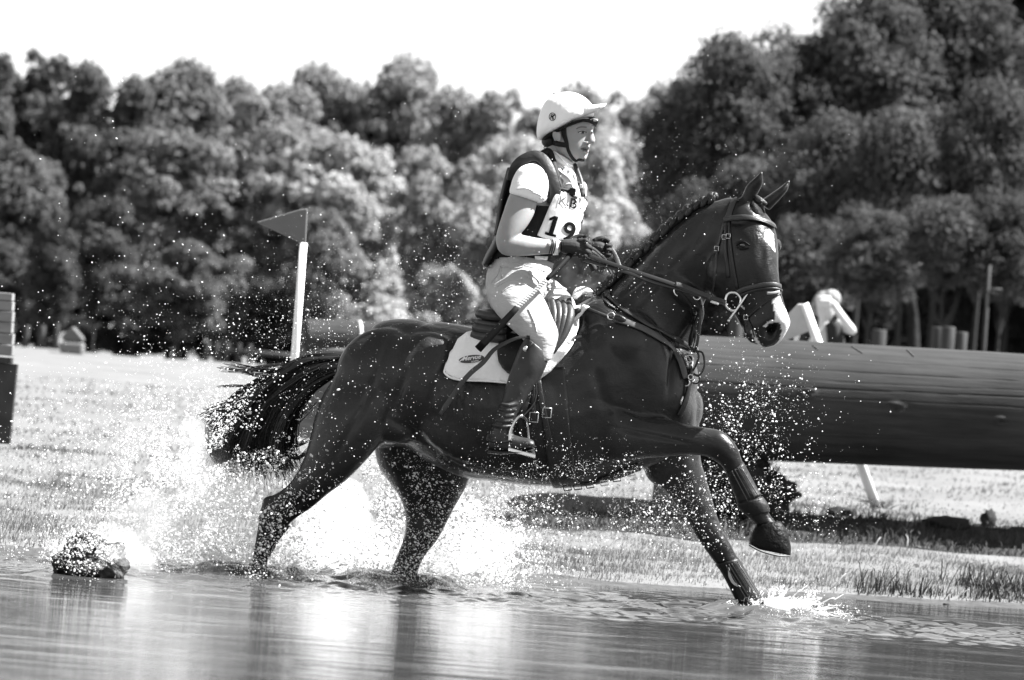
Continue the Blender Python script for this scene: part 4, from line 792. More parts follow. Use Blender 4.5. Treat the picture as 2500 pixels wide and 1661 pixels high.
# saddle
sad = empty('saddle', P(1300, 800, -.07), 'black leather jumping saddle with flaps, girth and stirrup', 'saddle')
s = Soup(); s.rings([sec((1170, 757), (1160, 830), .12, -.05), sec((1185, 752), (1175, 828), .16, -.05), sec((1205, 757), (1200, 832), .15, -.055), sec((1240, 790), (1240, 840), .12, -.06), sec((1290, 782), (1290, 832), .11, -.06), sec((1340, 745), (1340, 810), .11, -.065), sec((1372, 722), (1375, 800), .09, -.07), sec((1395, 722), (1400, 790), .06, -.07)], 4)
seat = s.build('seat', M_leath2, sad)
s = Soup()
for v_, w_ in ((766, .018), (786, .013), (800, .02), (818, .02)):
    s.tube([P(1168 - (v_ - 766) * .25, v_, -.19), P(1195, v_ + 6, -.23), P(1235, v_ + 10, -.23)], w_, 10, 3)
s.build('panel', M_leath2, sad)
fl = [(1222, 815), (1218, 850), (1214, 875), (1216, 895), (1224, 908), (1240, 920), (1262, 930), (1295, 930), (1308, 914), (1334, 878), (1362, 838), (1384, 798), (1397, 762), (1396, 742), (1386, 728), (1366, 722), (1345, 735), (1300, 790)]
flap = patch(hb, fl, .026, 9, -.3, .012, 'flap', M_leather, sad, 3)
s = Soup()
for i in range(4):
    s.tube([P(1346 + i * 14, 732 + i * 3, -.27), P(1352 + i * 13, 770, -.325), P(1350 + i * 9, 815, -.36), P(1338 + i * 4, 862, -.385)], [.014, .021, .018, .008], 10, 4)
s.build('knee_roll', M_leath2, sad)
mir = flap.data.copy(); c2 = np.empty(len(mir.vertices) * 3); mir.vertices.foreach_get('co', c2); c2 = c2.reshape(-1, 3); c2[:, 1] = -.12 - c2[:, 1]; mir.vertices.foreach_set('co', c2.ravel()); mir.flip_normals(); mo = link('flap', mir, sad)
s = Soup(); strap(s, hb, [(1345, 900), (1352, 990), (1362, 1080), (1372, 1160), (1385, 1184)], .11, .008, .008, 6, -.3); s.build('girth', M_leather, sad)
s = Soup(); strap(s, hb, [(1312, 930), (1322, 985), (1336, 1060), (1345, 1085)], .024, .004, .018, 4, -.3); strap(s, hb, [(1302, 930), (1300, 985), (1306, 1045)], .022, .004, .020, 4, -.3); s.build('girth_strap', M_leather, sad)
for (u, v_) in ((1304, 1017), (1333, 1006)):
    p, n_ = onto(hb, u, v_, .028, -.3); s = Soup(); a = .017; c4 = [p + Vector((x * a, 0, z * a * 1.1)) for x, z in ((-1, -1), (1, -1), (1, 1), (-1, 1), (-1, -1))]; s.tube(c4, .0028, 6); s.build('buckle', M_steel, sad)
s = Soup(); s.tube([P(1290, 820, -.42), P(1310, 960, -.42), P(1281, 1012, -.44), P(1270, 1018, -.45)], .004, 6, 4)
s.rings(ribbon([P(1292, 930, -.40), P(1287, 975, -.42), P(1272, 1018, -.445)], [Vector((0, -1, 0))] * 3, .024, .004), 1); s.build('stirrup_leather', M_leather, sad)
Ys = -.47
s = Soup(); s.tube([P(1244, 1094, Ys), P(1245, 1062, Ys), P(1251, 1040, Ys - .002), P(1262, 1022, Ys), P(1272, 1015, Ys)], [.006, .0065, .006, .006, .006], 8, 4); s.tube([P(1272, 1015, Ys), P(1285, 1028, Ys + .08), P(1290, 1060, Ys + .11), P(1292, 1100, Ys + .115)], .006, 8, 4)
st_ = s.build('stirrup', M_steel, sad); s = Soup()
a_, b_, c_, d_ = P(1241, 1092, Ys), P(1308, 1110, Ys - .03), P(1305, 1100, Ys + .09), P(1252, 1086, Ys + .11); dn = Vector((0, 0, -.016))
s.v = [a_, b_, c_, d_, a_ + dn, b_ + dn, c_ + dn, d_ + dn]; s.f = [(0, 1, 2, 3), (7, 6, 5, 4), (0, 4, 5, 1), (1, 5, 6, 2), (2, 6, 7, 3), (3, 7, 4, 0)]; tr_ = s.build('tread', M_steel, st_, False, .003); tr_.matrix_parent_inverse = Matrix()
for o_ in (st_,): pass
tr_.parent = st_
# loose end of leather blowing back over the pad
lp = [(1290, 822, -.42), (1262, 826, -.42), (1234, 838, -.41), (1205, 855, -.40), (1180, 885, -.395), (1150, 910, -.39), (1125, 938, -.385), (1105, 968, -.38), (1085, 996, -.375), (1074, 1013, -.37)]
pts = [P(*q) for q in [tuple(x) for x in crom(lp, 3)]]; s = Soup(); s.rings(ribbon(pts, [Vector((.1, -1, .35)).normalized()] * len(pts), [.010 + .010 * min(1, i / 14) * (1 if i < len(pts) - 3 else .5) for i in range(len(pts))], .003), 1)
s.build('loose_strap', M_leath2, sad)
# stud guard buckles under the belly
s = Soup(); strap(s, hb, [(1370, 1184), (1400, 1186), (1440, 1180), (1480, 1168), (1530, 1150), (1560, 1138)], .05, .012, .004, 5, -.1); s.build('stud_guard', M_leather, sad)
for u, v_ in ((1385, 1188), (1410, 1186), (1440, 1182), (1475, 1176), (1505, 1166), (1540, 1152)):
    s = Soup(); c = P(u, v_, -.2); s.tube([c + Vector((-.018, 0, 0)), c + Vector((.012, 0, .006)), c + Vector((.018, 0, -.012)), c + Vector((-.01, 0, -.018)), c + Vector((-.018, 0, 0))], .003, 6); s.build('buckle', M_steel if u in (1540, 1475) else M_leath2, sad)

# breastplate and running martingale
brp = empty('breastplate', P(1680, 900, -.2), 'dark leather breastplate and martingale across the shoulder and chest', 'breastplate')
s = Soup(); strap(s, hb, [(1410, 744), (1440, 757), (1470, 769), (1500, 781)], .011, .005, .010, 5, -.3); s.build('saddle_strap', M_leath2, brp)
s = Soup(); strap(s, hb, [(1502, 783), (1530, 790), (1565, 803), (1595, 819), (1625, 840), (1648, 865), (1662, 895), (1670, 925)], .026, .006, .010, 5, -.3); s.build('chest_strap', M_strapl, brp)
s = Soup(); p, n_ = onto(hb, 1515, 786, .018, -.3); s.blob(p, (.026, .006, .013), rotY(15)); s.build('keeper', M_leather, brp)
p, n_ = onto(hb, 1495, 779, .016, -.3)
def torus(c, r, tr, nrm, n=24, m=8, arc=1.0, a0=0, sy=1.0):
    nrm = nrm.normalized(); a = nrm.orthogonal().normalized(); b = nrm.cross(a)
    return [c + a * (math.cos(a0 + t / n * arc * 6.2832) * r) + b * (math.sin(a0 + t / n * arc * 6.2832) * r * sy) for t in range(n + 1)]
def ring(c, r, tr, nrm, m, par, name='ring', arc=1.0, a0=0, sy=1.0):
    s = Soup(); s.tube(torus(c, r, tr, nrm, arc=arc, a0=a0, sy=sy), tr, 7); return s.build(name, m, par)
ring(p, .014, .003, Vector((0, 1, 0)), M_steel, brp)
s = Soup(); strap(s, hb, [(1481, 708), (1484, 722), (1497, 741), (1522, 759), (1550, 777), (1578, 794), (1605, 806), (1640, 822), (1668, 838), (1686, 852)], .017, .005, .009, 5, -.2); s.build('neck_strap', M_leath2, brp)
s = Soup(); strap(s, hb, [(1474, 712), (1473, 728), (1485, 745), (1510, 758)], .010, .004, .005, 5, -.2); s.build('neck_strap', M_leather, brp)
s = Soup(); strap(s, hb, [(1655, 712), (1668, 724), (1684, 742), (1690, 770), (1696, 800), (1692, 835), (1684, 862)], .012, .004, .008, 5, -.2); s.build('fork', M_leather, brp)
s = Soup(); s.tube([P(1712, 745, -.30), P(1709, 790, -.30), P(1702, 840, -.30), P(1694, 860, -.29)], .006, 8, 3); s.build('fork', M_leather, brp)
s = Soup(); s.tube([P(1686, 848, -.29), P(1700, 857, -.31), P(1715, 862, -.31), P(1720, 885, -.31), P(1716, 905, -.31), P(1705, 918, -.31), P(1694, 913, -.30)], .0045, 7, 4); s.tube([P(1700, 856, -.31), P(1706, 870, -.31), P(1700, 890, -.31), P(1692, 905, -.30)], .0045, 7, 4); s.build('loop', M_leather, brp)
s = Soup(); strap(s, hb, [(1690, 862), (1688, 885), (1682, 915), (1676, 950), (1668, 985), (1655, 1015)], .022, .008, .012, 5, -.2); s.build('martingale_strap', M_leather, brp)
for (u, v_, r_, m_, ar) in ((1686, 846, .016, M_steel, .5), (1695, 866, .014, M_steel, 1), (1688, 926, .018, M_leather, 1), (1690, 922, .014, M_steel, .5), (1666, 936, .014, M_steel, .4), (1678, 922, .010, M_steel, 1)):
    p, n_ = onto(hb, u, v_, .02, -.25); ring(p, r_, .0032, Vector((.2, 1, .1)), m_, brp, 'ring', ar)
s = Soup(); p = P(1664, 985, -.30); s.tube([P(1667, 968, -.30), P(1661, 988, -.30)], .004, 6); s.build('clip', M_steel, brp)

# bridle
br = empty('bridle', P(1800, 600, -.3), 'black bridle with browband, noseband, flash strap and full-cheek bit', 'bridle')
def bs(name, px_, wd, th=.004, off=.004, m=M_leather, k=5, Y=-.3):
    s = Soup(); strap(s, hb, px_, wd, th, off, k, Y); return s.build(name, m, br)
bs('headpiece', [(1800, 478), (1792, 492), (1785, 510), (1779, 528), (1774, 538)], .024, m=M_leath2)
bs('browband', [(1768, 538), (1785, 534), (1810, 531), (1840, 534), (1868, 541), (1884, 549), (1890, 556)], .019, .007, .006, M_leath2)
bs('browband_edge', [(1784, 538), (1810, 536), (1840, 539), (1868, 547), (1886, 557)], .008, .007, .008, M_leather)
bs('cheekpiece', [(1773, 540), (1772, 575), (1772, 610), (1775, 645), (1778, 678)], .013)
bs('cheekpiece', [(1780, 540), (1783, 585), (1788, 630), (1794, 668), (1800, 704)], .011)
bs('throatlatch', [(1768, 545), (1760, 580), (1752, 610), (1748, 650), (1743, 700), (1741, 712)], .010, m=M_leath2)
bs('noseband', [(1798, 718), (1812, 708), (1835, 701), (1862, 696), (1888, 695), (1903, 700)], .018, .007, .006, M_leath2)
bs('noseband_edge', [(1800, 726), (1835, 711), (1862, 706), (1888, 705), (1905, 710)], .010, .007, .007, M_leather)
bs('flash_strap', [(1906, 716), (1888, 727), (1868, 740), (1848, 756), (1832, 770), (1824, 782)], .006)
bs('flash_strap', [(1826, 778), (1832, 790), (1838, 806), (1842, 822)], .005)
bs('flash_tab', [(1872, 716), (1885, 716), (1898, 713)], .010, .004, .012, mat('pale_leather', .32, .5))
for (u, v_) in ((1771, 580), (1781, 578), (1753, 608), (1824, 775)):
    p, n_ = onto(hb, u, v_, .009, -.3); s = Soup(); s.tube([p + Vector((-.008, 0, -.009)), p + Vector((.008, 0, -.009)), p + Vector((.008, 0, .009)), p + Vector((-.008, 0, .009)), p + Vector((-.008, 0, -.009))], .0022, 6); s.build('buckle', M_steel, br)
M_bit = mat('bright_steel', .7, .22, .5, metal=.85)
pbit, nb_ = onto(hb, 1802, 740, .02, -.33)
yb = pbit.y - .01
s = Soup(); s.tube([P(1830, 709, yb), P(1806, 745, yb - .004), P(1779, 783, yb)], [.0045, .005, .004], 8, 3); s.blob(P(1831, 708, yb), (.006,) * 3); s.blob(P(1779, 783, yb), (.006,) * 3)
s.tube([P(1806, 745, yb), P(1808, 730, yb), P(1797, 716, yb), P(1780, 716, yb), P(1772, 728, yb), P(1772, 745, yb), P(1783, 757, yb), P(1797, 757, yb), P(1806, 745, yb)], .005, 8, 4); s.build('bit', M_bit, br)
s = Soup(); s.tube([P(1804, 742, yb), P(1816, 752, yb + .02), P(1826, 765, yb + .03)], .006, 8, 3); s.build('mouthpiece', M_bit, br)
s = Soup(); s.blob(P(1801, 790, yb), (.005,) * 3); s.blob(P(1796, 785, yb), (.003,) * 3); s.build('bit_end', M_bit, br)
# reins (pair on the near side, loops and far rein)
M_rein = mat('rein_leather', .016, .32, .5, coat=.15)
def rein(px_, wd, m=M_rein, name='rein', k=5, tilt=.5):
    pts = [P(*tuple(q)) for q in crom(px_, k)]; s = Soup(); s.rings(ribbon(pts, [Vector((0, -1, tilt)).normalized()] * len(pts), wd, .005), 1); return s.build(name, m, br)
rein([(1436, 624, -.27), (1500, 647, -.30), (1570, 670, -.33), (1640, 693, -.345), (1700, 716, -.36), (1772, 737, yb - .005)], .017)
rein([(1424, 634, -.27), (1480, 650, -.29), (1540, 668, -.325), (1600, 690, -.34), (1650, 703, -.345), (1710, 722, -.36), (1772, 742, yb - .004)], .016)
rein([(1650, 694, -.352), (1665, 698, -.352), (1700, 712, -.362), (1735, 726, -.37)], .020, M_leath2, 'rein_stop')
ring(P(1659, 710, -.34), .022, .003, Vector((.25, 1, 0)), M_bit, brp, 'martingale_ring', .55, 2.6)
ring(P(1702, 722, -.36), .016, .0025, Vector((.5, 1, 0)), M_bit, brp, 'martingale_ring', .4, 1.0)
rein([(1735, 736, -.375), (1755, 742, -.378)], .010, M_bit, 'rein_hook', 3)
rein([(1436, 604, -.22), (1450, 608, -.20), (1468, 624, -.15), (1482, 640, -.12), (1500, 668, -.03), (1512, 695, .04)], .013)
rein([(1438, 610, -.22), (1456, 622, -.20), (1475, 642, -.16), (1492, 668, -.1), (1504, 690, 0)], .012)
rein([(1470, 606, .02), (1482, 603, .02), (1495, 612, .01), (1506, 632, 0), (1514, 652, -.02), (1530, 668, .02), (1600, 690, .06)], .017, M_leath2)
rein([(1418, 584, -.2), (1428, 580, -.2), (1438, 588, -.2), (1436, 600, -.2)], .010)
# ------------------------------------------------------------------ rider
rd = empty('person', P(1270, 780, -.07), 'rider in a white-covered helmet, dark body protector and number bib, seated on the galloping horse', 'person')
M_skin = mat('skin', .27, .5, .4, 20, .06, .0006, 300, tr=.1); M_shirt = mat('white_cloth', .78, .85, .2, 20, .04, .012, 11); M_vest = mat('dark_nylon', .008, .7, .25, 12, .3, .003, 40)
M_breech = mat('pale_breeches', .42, .85, .2, 14, .05, .012, 9, stretch=(1, 1, 2.5)); M_glove = mat('dark_glove', .022, .7, .2, 18, .4, .002, 80); M_bootr = mat('riding_boot', .020, .45, .4, 10, .25, .004, 14, coat=.05)
T = R(28)
# skin: head, neck, arms, hidden trunk in one surface
S = Soup(); 
S.rings([sec((1336, 262), (1432, 262), .060, -.04, T), sec((1332, 290), (1448, 292), .078, -.04, T), sec((1334, 312), (1450, 313), .080, -.04, T, ex=2.2), sec((1338, 328), (1444, 327), .078, -.04, T, egg=-.05), sec((1344, 345), (1443, 345), .074, -.04, T), sec((1350, 360), (1440, 360), .068, -.045, T), sec((1362, 373), (1437, 372), .058, -.05, T), sec((1380, 385), (1434, 384), .045, -.055, T), sec((1396, 394), (1426, 394), .026, -.06, T)], 4)
S.blob(P(1376, 350, -.085), (.032, .028, .045)); S.blob(P(1424, 386, -.085), (.014, .014, .012)); S.blob(P(1402, 345, -.10), (.028, .018, .024))
S.rings([sec((1441, 312), (1447, 312), .007, -.088), sec((1438, 322), (1448, 322), .008, -.092), sec((1436, 333), (1451, 333), .010, -.096), sec((1435, 344), (1454, 344), .013, -.10), sec((1436, 352), (1450, 352), .013, -.098)], 3)
S.blob(P(1432, 349, -.108), (.009, .007, .007)); S.blob(P(1434, 362, -.093), (.012, .012, .006)); S.blob(P(1432, 371, -.092), (.011, .012, .006)); S.blob(P(1424, 309, -.105), (.025, .008, .007), rotY(-4))
S.rings([sec((1332, 350), (1400, 380), .055, -.02), sec((1328, 380), (1398, 404), .055, -.02), sec((1318, 410), (1400, 430), .06, -.02), sec((1300, 440), (1400, 460), .1, -.02)], 3)
S.rings([sec((1290, 400), (1400, 420), .10, -.02), sec((1255, 430), (1410, 440), .13, -.02), sec((1240, 500), (1390, 520), .13, -.02), sec((1220, 600), (1350, 620), .12, -.02), sec((1200, 680), (1330, 700), .14, -.03)], 3)
S.rings([sec((1268, 425), (1322, 425), .055, -.20), sec((1250, 462), (1318, 468), .054, -.235), sec((1238, 490), (1312, 492), .052, -.25), sec((1228, 520), (1305, 520), .050, -.265), sec((1217, 553), (1292, 545), .047, -.28), sec((1210, 585), (1276, 566), .044, -.29), sec((1216, 612), (1262, 576), .040, -.295)], 3)
S.rings([sec((1214, 606), (1244, 570), .036, -.295), sec((1226, 621), (1262, 572), .042, -.295), sec((1250, 626), (1286, 576), .043, -.285), sec((1285, 625), (1305, 580), .038, -.265), sec((1320, 622), (1325, 583), .033, -.25), sec((1345, 620), (1348, 586), .028, -.24), sec((1368, 617), (1370, 588), .026, -.235)], 3)
S.rings([sec((1320, 430), (1380, 440), .06, .17), sec((1350, 500), (1405, 500), .05, .22), sec((1370, 560), (1415, 560), .045, .22), sec((1385, 610), (1405, 575), .035, .2), sec((1420, 618), (1425, 592), .03, .12), sec((1450, 615), (1452, 598), .028, .05)], 3)
skin = fuse(S, 'body', M_skin, .0045, rd, 5)
fb = bvh_of(skin)
# ear
s = Soup(); s.rings([sec((1350, 322), (1368, 324), .008, -.125), sec((1349, 332), (1369, 336), .009, -.128), sec((1354, 344), (1368, 345), .008, -.122)], 3); s.build('ear', M_skin, rd)
M_dk = mat('dark_lash', .02, .5); M_lip = mat('lip', .11, .45); M_brow = mat('brow', .12, .7); M_wh = mat('eye_white', .55, .2)
s = Soup(); strap(s, fb, [(1413, 323), (1420, 321), (1428, 323)], .010, .003, .001, 4, -.1); s.build('eye', M_wh, rd)
s = Soup(); strap(s, fb, [(1411, 323.5), (1417, 320), (1424, 320), (1431, 323)], .0035, .003, .003, 4, -.1); strap(s, fb, [(1420, 323), (1425, 323.5)], .008, .003, .003, 3, -.1); s.build('lashes', M_dk, rd)
s = Soup(); strap(s, fb, [(1444, 322), (1447, 326)], .005, .003, .002, 3, -.1); s.build('lashes', M_dk, rd)
s = Soup(); strap(s, fb, [(1407, 315), (1418, 310), (1432, 311)], .005, .002, .001, 4, -.1); s.build('eyebrow', M_brow, rd)
s = Soup(); strap(s, fb, [(1418, 364), (1426, 364.5), (1434, 367)], .004, .003, .001, 4, -.1); s.build('mouth', M_dk, rd)
s = Soup(); strap(s, fb, [(1422, 361.5), (1429, 361.5), (1435, 363)], .004, .003, .001, 4, -.1); strap(s, fb, [(1423, 368), (1429, 369), (1434, 369)], .005, .003, .001, 4, -.1); s.build('lip', M_lip, rd)
# helmet: silk cover with peak, dark shell rim, harness
s = Soup(); s.rings([sec((1318, 343), (1330, 336), .03, -.04, T * 0), sec((1311, 335), (1372, 316), .078, -.04, 0), sec((1310, 315), (1412, 300), .108, -.04, 0, ex=2.2), sec((1314, 290), (1446, 288), .120, -.04, 0, ex=2.2), sec((1321, 268), (1450, 266), .118, -.04, 0, ex=2.2), sec((1333, 247), (1438, 247), .104, -.04, 0), sec((1352, 232), (1420, 234), .075, -.04, 0), sec((1372, 226), (1404, 227), .035, -.04, 0)], 4)
helm = fuse(s, 'helmet', mat('white_silk', .85, .5, .4, 24, .03, .0025, 26), .004, rd, 4)
s = Soup(); 
pk = []
for i in range(13):
    t = i / 12; a = -1.15 + 2.3 * t; pk.append((a, math.cos(a)))
rings = []
for a, c_ in pk:
    cy = -.04 + .105 * math.sin(a) ; base = P(1434, 277, cy); outx = .022 + .052 * max(0, math.cos(a)) ** .6
    tip = base + Vector((outx, -.02 * math.cos(a), .028 + .012 * math.cos(a)))
    in_ = base + Vector((-.03 - .035 * (1 - c_), 0, -.006 + .0 * c_))
    rings.append([in_ + Vector((0, 0, .016)), (in_ + tip) / 2 + Vector((0, 0, .018)), tip + Vector((0, 0, .005)), tip - Vector((.006, 0, .010)), (in_ + tip) / 2 - Vector((0, 0, .016)), in_ - Vector((0, 0, .026))])
s.rings(rings, 2); s.build('peak', M_shirt, helm)
s = Soup(); s.blob(P(1360, 229, -.04), (.018, .018, .008)); s.build('button', M_shirt, helm)
hbv = bvh_of(helm)
s = Soup(); s.rings([sec((1326, 345), (1352, 336), .045, -.04), sec((1322, 336), (1388, 316), .082, -.04), sec((1350, 322), (1430, 300), .105, -.04), sec((1380, 305), (1452, 296), .110, -.04)], 3); s.build('rim', M_vest, helm)
s = Soup(); s.rings([sec((1388, 313), (1396, 296), .115, -.04), sec((1420, 304), (1424, 288), .112, -.045), sec((1443, 306), (1448, 286), .085, -.05), sec((1456, 309), (1462, 291), .045, -.055)], 4); s.build('front_band', M_vest, helm)
s = Soup(); p = P(1452, 293, -.125); s.blob(p, (.014, .004, .006), rotY(8)); s.build('badge', mat('chrome_badge', .6, .2, metal=.8), helm)
# circular emblem printed on the cover
e = ell(1349, 285.5, 8.0, 9.6, 0, 24); s = Soup(); strap(s, hbv, e + [e[0]], .0022, .001, .002, 1, -.15)
for seg in ([(1343, 292), (1347, 284), (1350, 279)], [(1346, 278), (1349, 288), (1350, 293)], [(1344, 283), (1350, 286), (1356, 279)], [(1352, 292), (1350, 285), (1353, 280)], [(1345, 287), (1352, 283)]): strap(s, hbv, seg, .0026, .001, .002, 3, -.15)
s.build('emblem', M_ink, helm)
s = Soup()
strap(s, fb, [(1376, 308), (1378, 330), (1384, 350), (1388, 368), (1397, 384), (1408, 394), (1420, 397), (1428, 395)], [.024 - .012 * min(1, i / 15) for i in range(43)], .005, .003, 6, -.1)
strap(s, fb, [(1342, 342), (1355, 350), (1370, 353), (1384, 355)], .020, .005, .003, 5, -.1); strap(s, fb, [(1330, 335), (1336, 346), (1345, 350)], .035, .006, .003, 4, -.1); s.build('harness', M_vest, helm)
# hair bun / nape
s = Soup(); s.blob(P(1340, 345, -.03), (.03, .05, .028)); s.build('hair', mat('hair', .03, .6, .3), rd)
ring(P(1333, 361, -.05), .008, .002, Vector((0, 1, 0)), M_dk, rd, 'lanyard_ring')
s = Soup(); s.tube([P(1332, 366, -.05), P(1322, 378, -.07), P(1312, 384, -.09)], .003, 6, 3); s.build('lanyard', M_dk, rd)
# shirt: trunk, stock collar and short sleeves
S = Soup(); S.rings([sec((1334, 362), (1400, 398), .062, -.03), sec((1330, 385), (1403, 410), .066, -.03), sec((1322, 405), (1412, 425), .075, -.03, T), sec((1300, 425), (1425, 445), .12, -.03, T), sec((1262, 450), (1428, 470), .16, -.02, T), sec((1245, 500), (1415, 520), .16, -.02, T), sec((1225, 580), (1380, 600), .14, -.02, T), sec((1210, 640), (1345, 655), .14, -.03, T)], 4)
S.rings([sec((1290, 398), (1332, 412), .06, -.14), sec((1266, 412), (1334, 425), .078, -.185), sec((1252, 435), (1338, 450), .074, -.215), sec((1246, 455), (1338, 470), .066, -.24), sec((1243, 468), (1330, 490), .062, -.25), sec((1246, 474), (1318, 497), .058, -.253)], 4)
S.rings([sec((1350, 420), (1400, 430), .06, .12), sec((1370, 445), (1432, 450), .07, .17), sec((1375, 480), (1430, 485), .06, .2)], 3)
S.blob(P(1385, 440, -.13), (.035, .03, .05)); S.blob(P(1390, 462, -.14), (.03, .03, .03))
shirt = fuse(S, 'shirt', M_shirt, .006, rd, 3)
sb = bvh_of(shirt)
s = Soup()
for a in ([(1345, 372), (1368, 400), (1392, 420)], [(1342, 388), (1362, 415), (1385, 432)], [(1352, 366), (1378, 395), (1402, 408)], [(1366, 430), (1378, 442), (1372, 455)], [(1382, 430), (1392, 440), (1398, 460)], [(1370, 460), (1385, 450), (1400, 452)], [(1400, 425), (1405, 445), (1404, 468)]): strap(s, sb, a, .007, .006, .003, 5, -.1)
s.build('stock_fold', M_shirt, rd)
s = Soup()
for a in ([(1318, 486), (1328, 470), (1334, 440)], [(1324, 492), (1336, 478), (1339, 455)], [(1300, 470), (1318, 476), (1330, 488)], [(1262, 462), (1285, 460), (1306, 470)], [(1330, 425), (1336, 445), (1334, 470)]): strap(s, sb, a, .006, .007, .001, 5, -.25)
s.build('sleeve_fold', M_shirt, rd)
# body protector
S = Soup(); TV = R(30)
S.rings([sec((1262, 392), (1300, 400), .10, -.05), sec((1250, 420), (1330, 420), .13, -.04, 0), sec((1236, 450), (1425, 478), .165, -.03, TV, ex=2.2), sec((1226, 490), (1428, 510), .175, -.03, TV, ex=2.2), sec((1216, 540), (1415, 560), .17, -.03, TV, ex=2.2), sec((1208, 590), (1398, 605), .165, -.03, TV, ex=2.2), sec((1196, 625), (1368, 640), .165, -.035, TV, ex=2.2), sec((1184, 650), (1290, 650), .14, -.03, 0)], 4)
vest0 = S.build('protector_shape', M_vest, rd)
# lower front of the protector dips to a rounded point
vest = vest0; vest.name = 'protector'
rm = vest.modifiers.new('r', 'REMESH'); rm.mode = 'VOXEL'; rm.voxel_size = .007; smm = vest.modifiers.new('s', 'SMOOTH'); smm.iterations = 3; bake(vest); vest.data.materials.clear(); vest.data.materials.append(M_vest)
# cut arm hole and hem
c2 = np.empty(len(vest.data.vertices) * 3); vest.data.vertices.foreach_get('co', c2); c2 = c2.reshape(-1, 3); vp = to_px(c2)
hole = [(1262, 400), (1296, 396), (1320, 410), (1334, 435), (1341, 465), (1344, 500), (1300, 500), (1240, 470), (1246, 430)]
hem = [(1100, 700), (1176, 648), (1184, 658), (1206, 632), (1278, 630), (1303, 645), (1341, 655), (1372, 628), (1400, 618), (1500, 640), (1500, 720), (1100, 720)]
nck = [(1302, 380), (1345, 360), (1350, 400), (1365, 440), (1380, 460), (1400, 476), (1440, 486), (1460, 400), (1400, 350), (1300, 350)]
kill = (in_poly(vp, hole) & (c2[:, 1] < -.09)) | in_poly(vp, hem) | in_poly(vp, nck)
bm = bmesh.new(); bm.from_mesh(vest.data); bm.verts.ensure_lookup_table(); bmesh.ops.delete(bm, geom=[bm.verts[i] for i in np.nonzero(kill)[0]], context='VERTS'); bm.to_mesh(vest.data); bm.free()
sd = vest.modifiers.new('t', 'SOLIDIFY'); sd.thickness = .012; sd.offset = -1; bake(vest)
vb = bvh_of(vest)
def free_ribbon(pl, wd, th, name, m, parent, nrm=Vector((0, -1, .3)), k=5):
    pts = [P(*tuple(q)) for q in crom(pl, k)]; s = Soup(); s.rings(ribbon(pts, [nrm.normalized()] * len(pts), wd, th), 1); return s.build(name, m, parent, True, 0)
# shoulder strap of the protector, padded, running over the shoulder round the sleeve
s = Soup()
M_vest2 = mat('padded_nylon', .016, .5, .4, 10, .3, .004, 30)
yk = -.235
for off, w_, yy in ((0, .030, 0),):
    pth = [P(*tuple(q)) for q in crom([(1246, 440, -.14), (1252, 418, -.155), (1266, 399, -.17), (1286, 387, -.175), (1308, 382, -.175), (1327, 393, -.185), (1341, 417, -.20), (1350, 446, -.205), (1355, 472, -.20), (1350, 498, -.19)], 4)]
    s.rings(ribbon(pth, [Vector((.15, -1, .35)).normalized()] * len(pth), [.030 + .018 * math.sin(min(1, i / 20) * 1.57) for i in range(len(pth))], .022), 1)
s.build('shoulder_pad', M_vest2, rd)
s = Soup(); s.tube([P(1322, 378, -.14), P(1338, 372, -.10), P(1346, 392, -.12), P(1356, 425, -.155), P(1366, 455, -.17), P(1376, 474, -.17)], [.014, .018, .019, .018, .015, .010], 12, 4); s.build('collar_pad', M_vest, rd)
s = Soup(); s.tube([P(1403, 402, -.06), P(1412, 425, -.09), P(1420, 452, -.12), P(1424, 480, -.14)], [.008, .011, .012, .010], 10, 4); s.build('collar_pad', M_vest2, rd)
free_ribbon([(1362, 440, -.19), (1368, 458, -.195), (1374, 474, -.195)], .016, .004, 'webbing', M_vest2, rd); free_ribbon([(1412, 445, -.145), (1418, 462, -.15), (1422, 480, -.155)], .012, .004, 'webbing', M_vest2, rd)
free_ribbon([(1376, 462, -.18), (1388, 468, -.185), (1400, 464, -.18)], .007, .004, 'webbing', M_vest, rd)
s = Soup(); s.box(P(1398, 468, -.185), (.012, .006, .014)); s.build('buckle', M_vest, rd, False, .002); s = Soup(); s.box(P(1419, 455, -.165), (.006, .004, .008)); s.build('buckle', M_shirt, rd, False, .002)
# back panel of the air vest
s = Soup(); s.rings([sec((1238, 411), (1250, 413), .07, -.03), sec((1230, 440), (1248, 440), .10, -.03), sec((1218, 490), (1236, 492), .11, -.03), sec((1208, 560), (1224, 565), .10, -.03), sec((1204, 575), (1216, 578), .08, -.03)], 3); s.build('back_panel', M_vest, rd)
s = Soup(); s.rings([sec((1216, 560), (1230, 570), .11, -.03), sec((1200, 595), (1222, 612), .13, -.03), sec((1184, 625), (1208, 632), .13, -.03), sec((1176, 645), (1188, 656), .11, -.03)], 3); s.build('back_tail', M_vest2, rd)
